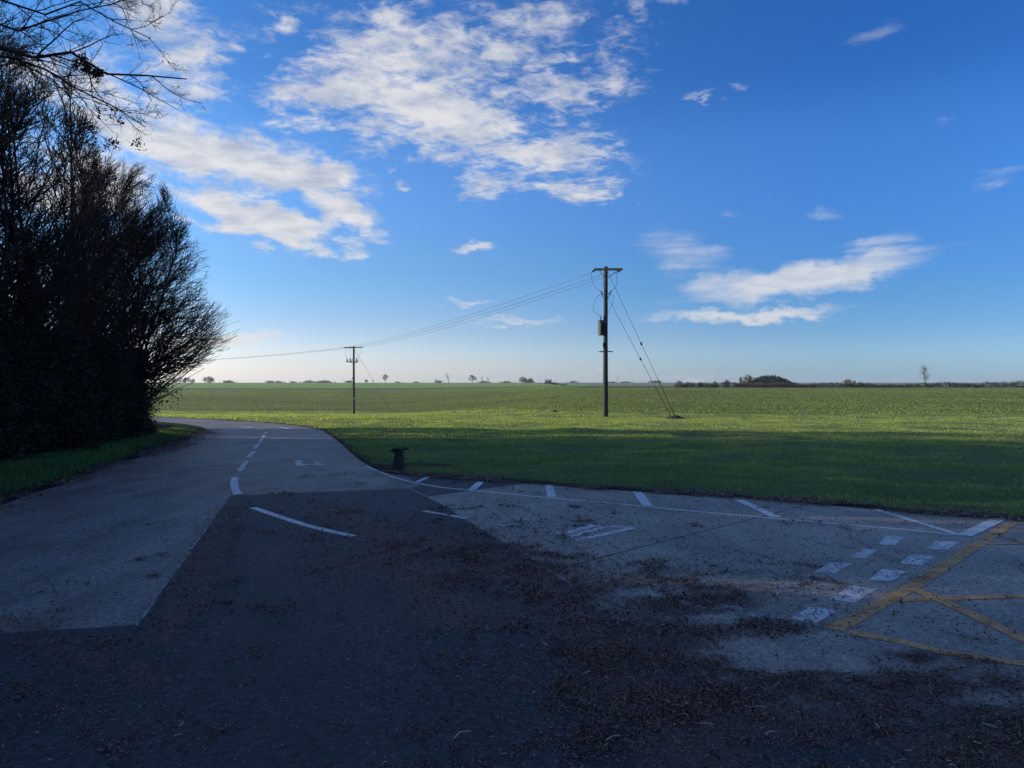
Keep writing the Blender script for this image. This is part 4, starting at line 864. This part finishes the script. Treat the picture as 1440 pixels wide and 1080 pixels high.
# ------------------------------------------------------------------ hedge line, barrow, far trees
M['barrow'] = simple('scrubby_turf', (.035, .05, .022), .95, 1.5, .4, bstr=1, bd=.4)
M['hedge'] = leafy('winter_hedge', (.11, .088, .060), .15, .45, .9, .5, (1.2, 1, .7))
M['hedge_green'] = leafy('scrub_leaf', (.030, .048, .020), .15, .4, .9, .5)
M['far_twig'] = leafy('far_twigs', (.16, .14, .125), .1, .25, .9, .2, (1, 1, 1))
D0 = 203.0; bcx = (1080-720)/F*(D0+10); mound('barrow', (bcx, D0+9), 11, 8, 3.0, M['barrow'], 'grassy round barrow rising above the hedge line on the right', 'mound', seed=6, k=60, rings=14, lump=.12)
rgq = np.random.default_rng(12)
a = rgq.uniform(0, 2*math.pi, 500); r_ = np.sqrt(rgq.random(500))*.95; C = np.column_stack([bcx+11*r_*np.cos(a), D0+9+8*r_*np.sin(a), np.zeros(500)]); C[:, 2] = terr(C[:, 0], C[:, 1])+3.0*(np.cos(r_*math.pi)+1)/2
V, F_ = leaf_cloud(rgq, C, 9000, .22, .28); tag(link('scrub_undergrowth', mesh_np('scrub', V, F_, M['hedge_green'])), 'dark low scrub covering the barrow', 'scrub', kind='stuff')
def hedge_run(px0, px1, hgt, label, seed, green=.3, dens=22):
    rg_ = np.random.default_rng(seed); x0, x1 = (px0-720)/F*D0, (px1-720)/F*D0; L = x1-x0; n_ = int(L*dens)
    C = np.column_stack([rg_.uniform(x0, x1, n_), D0+rg_.normal(0, .5, n_), np.zeros(n_)]); hh = hgt*(.45+.9*fbm(C[:, 0]*.35, C[:, 1]*0+seed, 3, seed)); C[:, 2] = terr(C[:, 0], C[:, 1])-.05+rg_.random(n_)**.8*hh
    base = np.array([(x0+x1)/2, D0, float(terr((x0+x1)/2, D0))]); C -= base
    t = empty('hedge', tuple(base), label, 'hedge', 'hedge along the far edge of the field'); k = rg_.random(n_) < green
    V, F_ = leaf_cloud(rg_, C[~k], int(n_*26*(1-green)), .16, .20, .35); link('bare_twigs', mesh_np('bare_twigs', V, F_, M['hedge']), t)
    if k.sum() > 3: V, F_ = leaf_cloud(rg_, C[k], int(n_*12*green), .18, .22, .6); link('leaves', mesh_np('leaves', V, F_, M['hedge_green']), t)
hedge_run(948, 1040, 1.25, 'brown scrubby end of the far hedge left of the round barrow', 1, .15)
hedge_run(1040, 1135, 1.0, 'brown strip of hedge in front of the round barrow', 2, .1)
hedge_run(1135, 1300, 1.15, 'stretch of low hedge between the barrow and the slender tree', 3, .3)
hedge_run(1300, 1800, 1.45, 'greener taller hedge right of the slender tree', 4, .45)
# far trees: each its own trunk and crown
proto('farRound', 41, 6.8, nst=1, spread=.03, K=(34, 10, 8, 0), r0=.22, start=.24, ang=(62, 42, 45, 45), ratio=(.62, .5, .5, .5), minr=.022, fall=.5, trop=.08, env=([0, 1.3, 2.2, 3.6, 5.4, 6.4, 7.0], [.4, 1.6, 2.8, 3.2, 2.6, 1.5, .3]))
proto('farTall', 42, 9.0, nst=1, spread=.04, K=(34, 7, 5, 0), r0=.16, start=.25, ang=(44, 36, 35, 45), ratio=(.44, .5, .5, .5), minr=.02)
proto('farBush', 43, 3.2, nst=5, spread=.5, K=(12, 7, 6, 0), r0=.07, start=.1, ang=(45, 42, 45, 45), ratio=(.6, .5, .5, .5), minr=.012, env=([0, .4, 1.2, 2.2, 3.2], [.6, 1.3, 1.8, 1.5, .4]))
proto('farThin', 44, 6.5, nst=2, spread=.15, K=(12, 5, 4, 0), r0=.14, start=.35, ang=(38, 38, 40, 45), ratio=(.4, .5, .5, .5), minr=.03)
def bush_far(seed, col):
    rg_ = np.random.default_rng(seed); C = rg_.normal(0, 1, (40, 3))*[1.5, 1.2, .7]; C[:, 2] = np.abs(C[:, 2])+.1; V, F_ = leaf_cloud(rg_, C, 1300, .28, .42); V[:, 2] = np.maximum(V[:, 2], -.1); 
    return {'leaves': mesh_np('leaves', V, F_, col)}
PROTO['farGreen'] = bush_far(3, M['hedge_green']); PROTO['farBrown'] = bush_far(4, M['hedge'])
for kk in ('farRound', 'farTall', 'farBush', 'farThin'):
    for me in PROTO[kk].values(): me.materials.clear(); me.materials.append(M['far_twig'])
HD = {'farRound': 7.0, 'farTall': 9.0, 'farBush': 3.2, 'farThin': 6.5, 'farGreen': 2.2, 'farBrown': 2.2}
def far(key, px, hpx, D, label, name='distant_tree', cat='tree', group='trees on the skyline', wide=1.0, sink=0.0):
    x = (px-720)/F*D; sc = hpx/F*D/HD[key]; plant(key, name, (x, D, float(terr(x, D))-sink-.05), label, cat, group, (px*.37) % 6.28, (sc*wide, sc*wide, sc))
far('farBush', 1050, 19, D0+8, 'bare round thorn bush on the left flank of the barrow', 'thorn_bush', 'bush', 'bushes along the far hedge', 1.2)
far('farBush', 1194, 13, D0+1, 'wide bare thorn bush in the hedge midway between barrow and slender tree', 'thorn_bush', 'bush', 'bushes along the far hedge', 1.5)
far('farBush', 1210, 9, D0+2, 'small bare bush just right of the wide thorn bush', 'thorn_bush', 'bush', 'bushes along the far hedge', 1.1)
far('farTall', 1301, 34, D0+1, 'tall slender bare tree standing alone in the far hedge', 'slender_tree', 'tree', None, 1.0)
for px, h_, lb in [(955, 11, 'leftmost thin bush at the brown end of the far hedge'), (966, 9, 'low tangled bush second from the end of the far hedge'), (985, 9, 'small bush midway along the hedge end left of the barrow'), (1005, 10, 'sparse bare bush third left of the barrow'), (1021, 12, 'bare bush next left of the barrow thorn')]:
    far('farBush', px, h_, D0+1, lb, 'thorn_bush', 'bush', 'bushes along the far hedge', 1.0)
SK = 690
ORD = 'first second third fourth fifth sixth seventh eighth ninth tenth eleventh twelfth thirteenth fourteenth fifteenth sixteenth'.split()
sk = [('farRound', 541.5, 12, 'lone round bare tree on the skyline right of the distant pole', 1.15), ('farBush', 515, 5, 'low bush on the skyline between the distant pole and lone tree', 1.2), ('farGreen', 491, 4, 'small clump on the skyline just left of the distant pole', 1), ('farThin', 484, 5, 'tiny tree on the skyline left of the distant pole', 1),
      ('farThin', 613, 8, 'thin tree left of the forked tree on the skyline', .8), ('farGreen', 617, 4, 'green bush under the thin tree on the skyline', 1), ('farThin', 631.5, 13, 'forked bare tree in the middle of the skyline', 1.3), ('farThin', 623, 5, 'low sapling left of the forked tree', 1),
      ('farRound', 664, 11, 'wide domed bare tree on the skyline', 1.7), ('farThin', 676, 9, 'slim tree close right of the wide domed tree', 1), ('farThin', 687, 8, 'second slim tree right of the wide domed tree', 1.1), ('farGreen', 681, 3, 'dark bush between the two slim trees', 1.6),
      ('farBush', 735, 9, 'dark wooded clump on the skyline, its taller left part', 1.5), ('farBrown', 744, 6, 'dark wooded clump on the skyline, its lower right part', 1.4), ('farThin', 758, 5, 'sapling right of the dark wooded clump', .8), ('farThin', 784, 5, 'sapling right of the grey barn', .8), ('farGreen', 806, 3, 'small dark bush left of the transformer pole', 1.3),
      ('farThin', 870, 8, 'bare tree on the skyline just right of the transformer pole', 1.0), ('farGreen', 922, 3.5, 'dark bush on the skyline behind the stay wires', 2), ('farGreen', 860, 2, 'low dark hedge tuft beside the transformer pole', 2.5), ('farGreen', 712, 2.5, 'low bush between the slim trees and the wooded clump', 2.2), ('farGreen', 880, 2, 'low hedge tuft right of the pole tree', 3)]
for k, px, h_, lb, wd_ in sk: far(k, px, h_, SK, lb, wide=wd_)
for i, px in enumerate([228, 240, 246, 253, 259, 265, 271, 288, 294, 300]):
    far('farRound' if i % 2 else 'farBush', px, [6, 8, 9, 9, 8, 9, 7, 9, 11, 7][i], SK-60, '%s bare tree from the left in the distant spinney beside the wood' % ORD[i], 'spinney_tree', 'tree', 'trees of the distant spinney', 1.2)
for i, (px, h_) in enumerate([(310, 4), (320, 4), (324, 3), (352, 2), (380, 3.5), (392, 3), (400, 3), (412, 2.5), (434, 4), (440, 3), (451, 3.5), (459, 4), (470, 3), (559, 2), (585, 2), (593, 2)]):
    far('farGreen' if i % 3 else 'farThin', px, h_, SK, '%s small dark bush from the left along the skyline before the forked tree' % ORD[i], 'distant_bush', 'bush', 'small bushes on the skyline', 1.3)
for i, (px, py) in enumerate([(771, 540.5), (778, 541.5), (783, 542.5), (793, 544)]):
    D = 560-i*45; far('farGreen', px, 3.6-.4*i, D, '%s hedge bush down the slope below the grey barn' % ORD[i], 'slope_bush', 'bush', 'bushes on the slope below the barn', 1.3)
hb = MB(); bxx = (771-720)/F*SK; hb.box((0, 0, 1.0), (6, 5, 2.0)); tb = empty('barn', (bxx, SK, float(terr(bxx, SK))-.2), 'low grey roofed barn on the skyline left of the transformer pole', 'barn')
M['barnwall'] = simple('barn_wall', (.28, .28, .28), .8, 1, .2); M['barnroof'] = simple('barn_roof', (.35, .38, .42), .6, 1, .15)
hb.build('wall', M['barnwall'], tb); hb = MB(); hb.add([(-3.3, -2.8, 2.01), (3.3, -2.8, 2.01), (3.3, 2.8, 2.01), (-3.3, 2.8, 2.01), (-3.3, 0, 3.0), (3.3, 0, 3.0)], [(0, 1, 5, 4), (2, 3, 4, 5), (0, 4, 3), (1, 2, 5), (0, 3, 2, 1)]); hb.build('roof', M['barnroof'], tb)
hb = MB(); hb.box((1, -2.53, .9), (2, .08, 1.7)); hb.build('door', M['soil'], tb)
# dark field track on the left
fb = MB(); Dt = [(-84, 186), (-78, 200), (-72, 222), (-68, 245), (-66, 262), (-62, 285), (-52, 330)]
stroke(fb, Dt, 1.3, .02, 4); tag(fb.build('field_track', M['soil']), kind='structure')

# ------------------------------------------------------------------ thin winter air
hm, ht, ho = material('haze'); pv = ht.node('ShaderNodeVolumePrincipled'); pv.inputs['Color'].default_value = (.86, .92, 1, 1); pv.inputs['Density'].default_value = .0002; pv.inputs['Anisotropy'].default_value = .3
ht.l.new(pv.outputs[0], ho.inputs['Volume'])
hz_ = MB(); hz_.box((0, 1100, 0), (3400, 2800, 90)); hzo = hz_.build('haze', hm); hzo.location = (0, 0, -30+0); tag(hzo, kind='stuff')
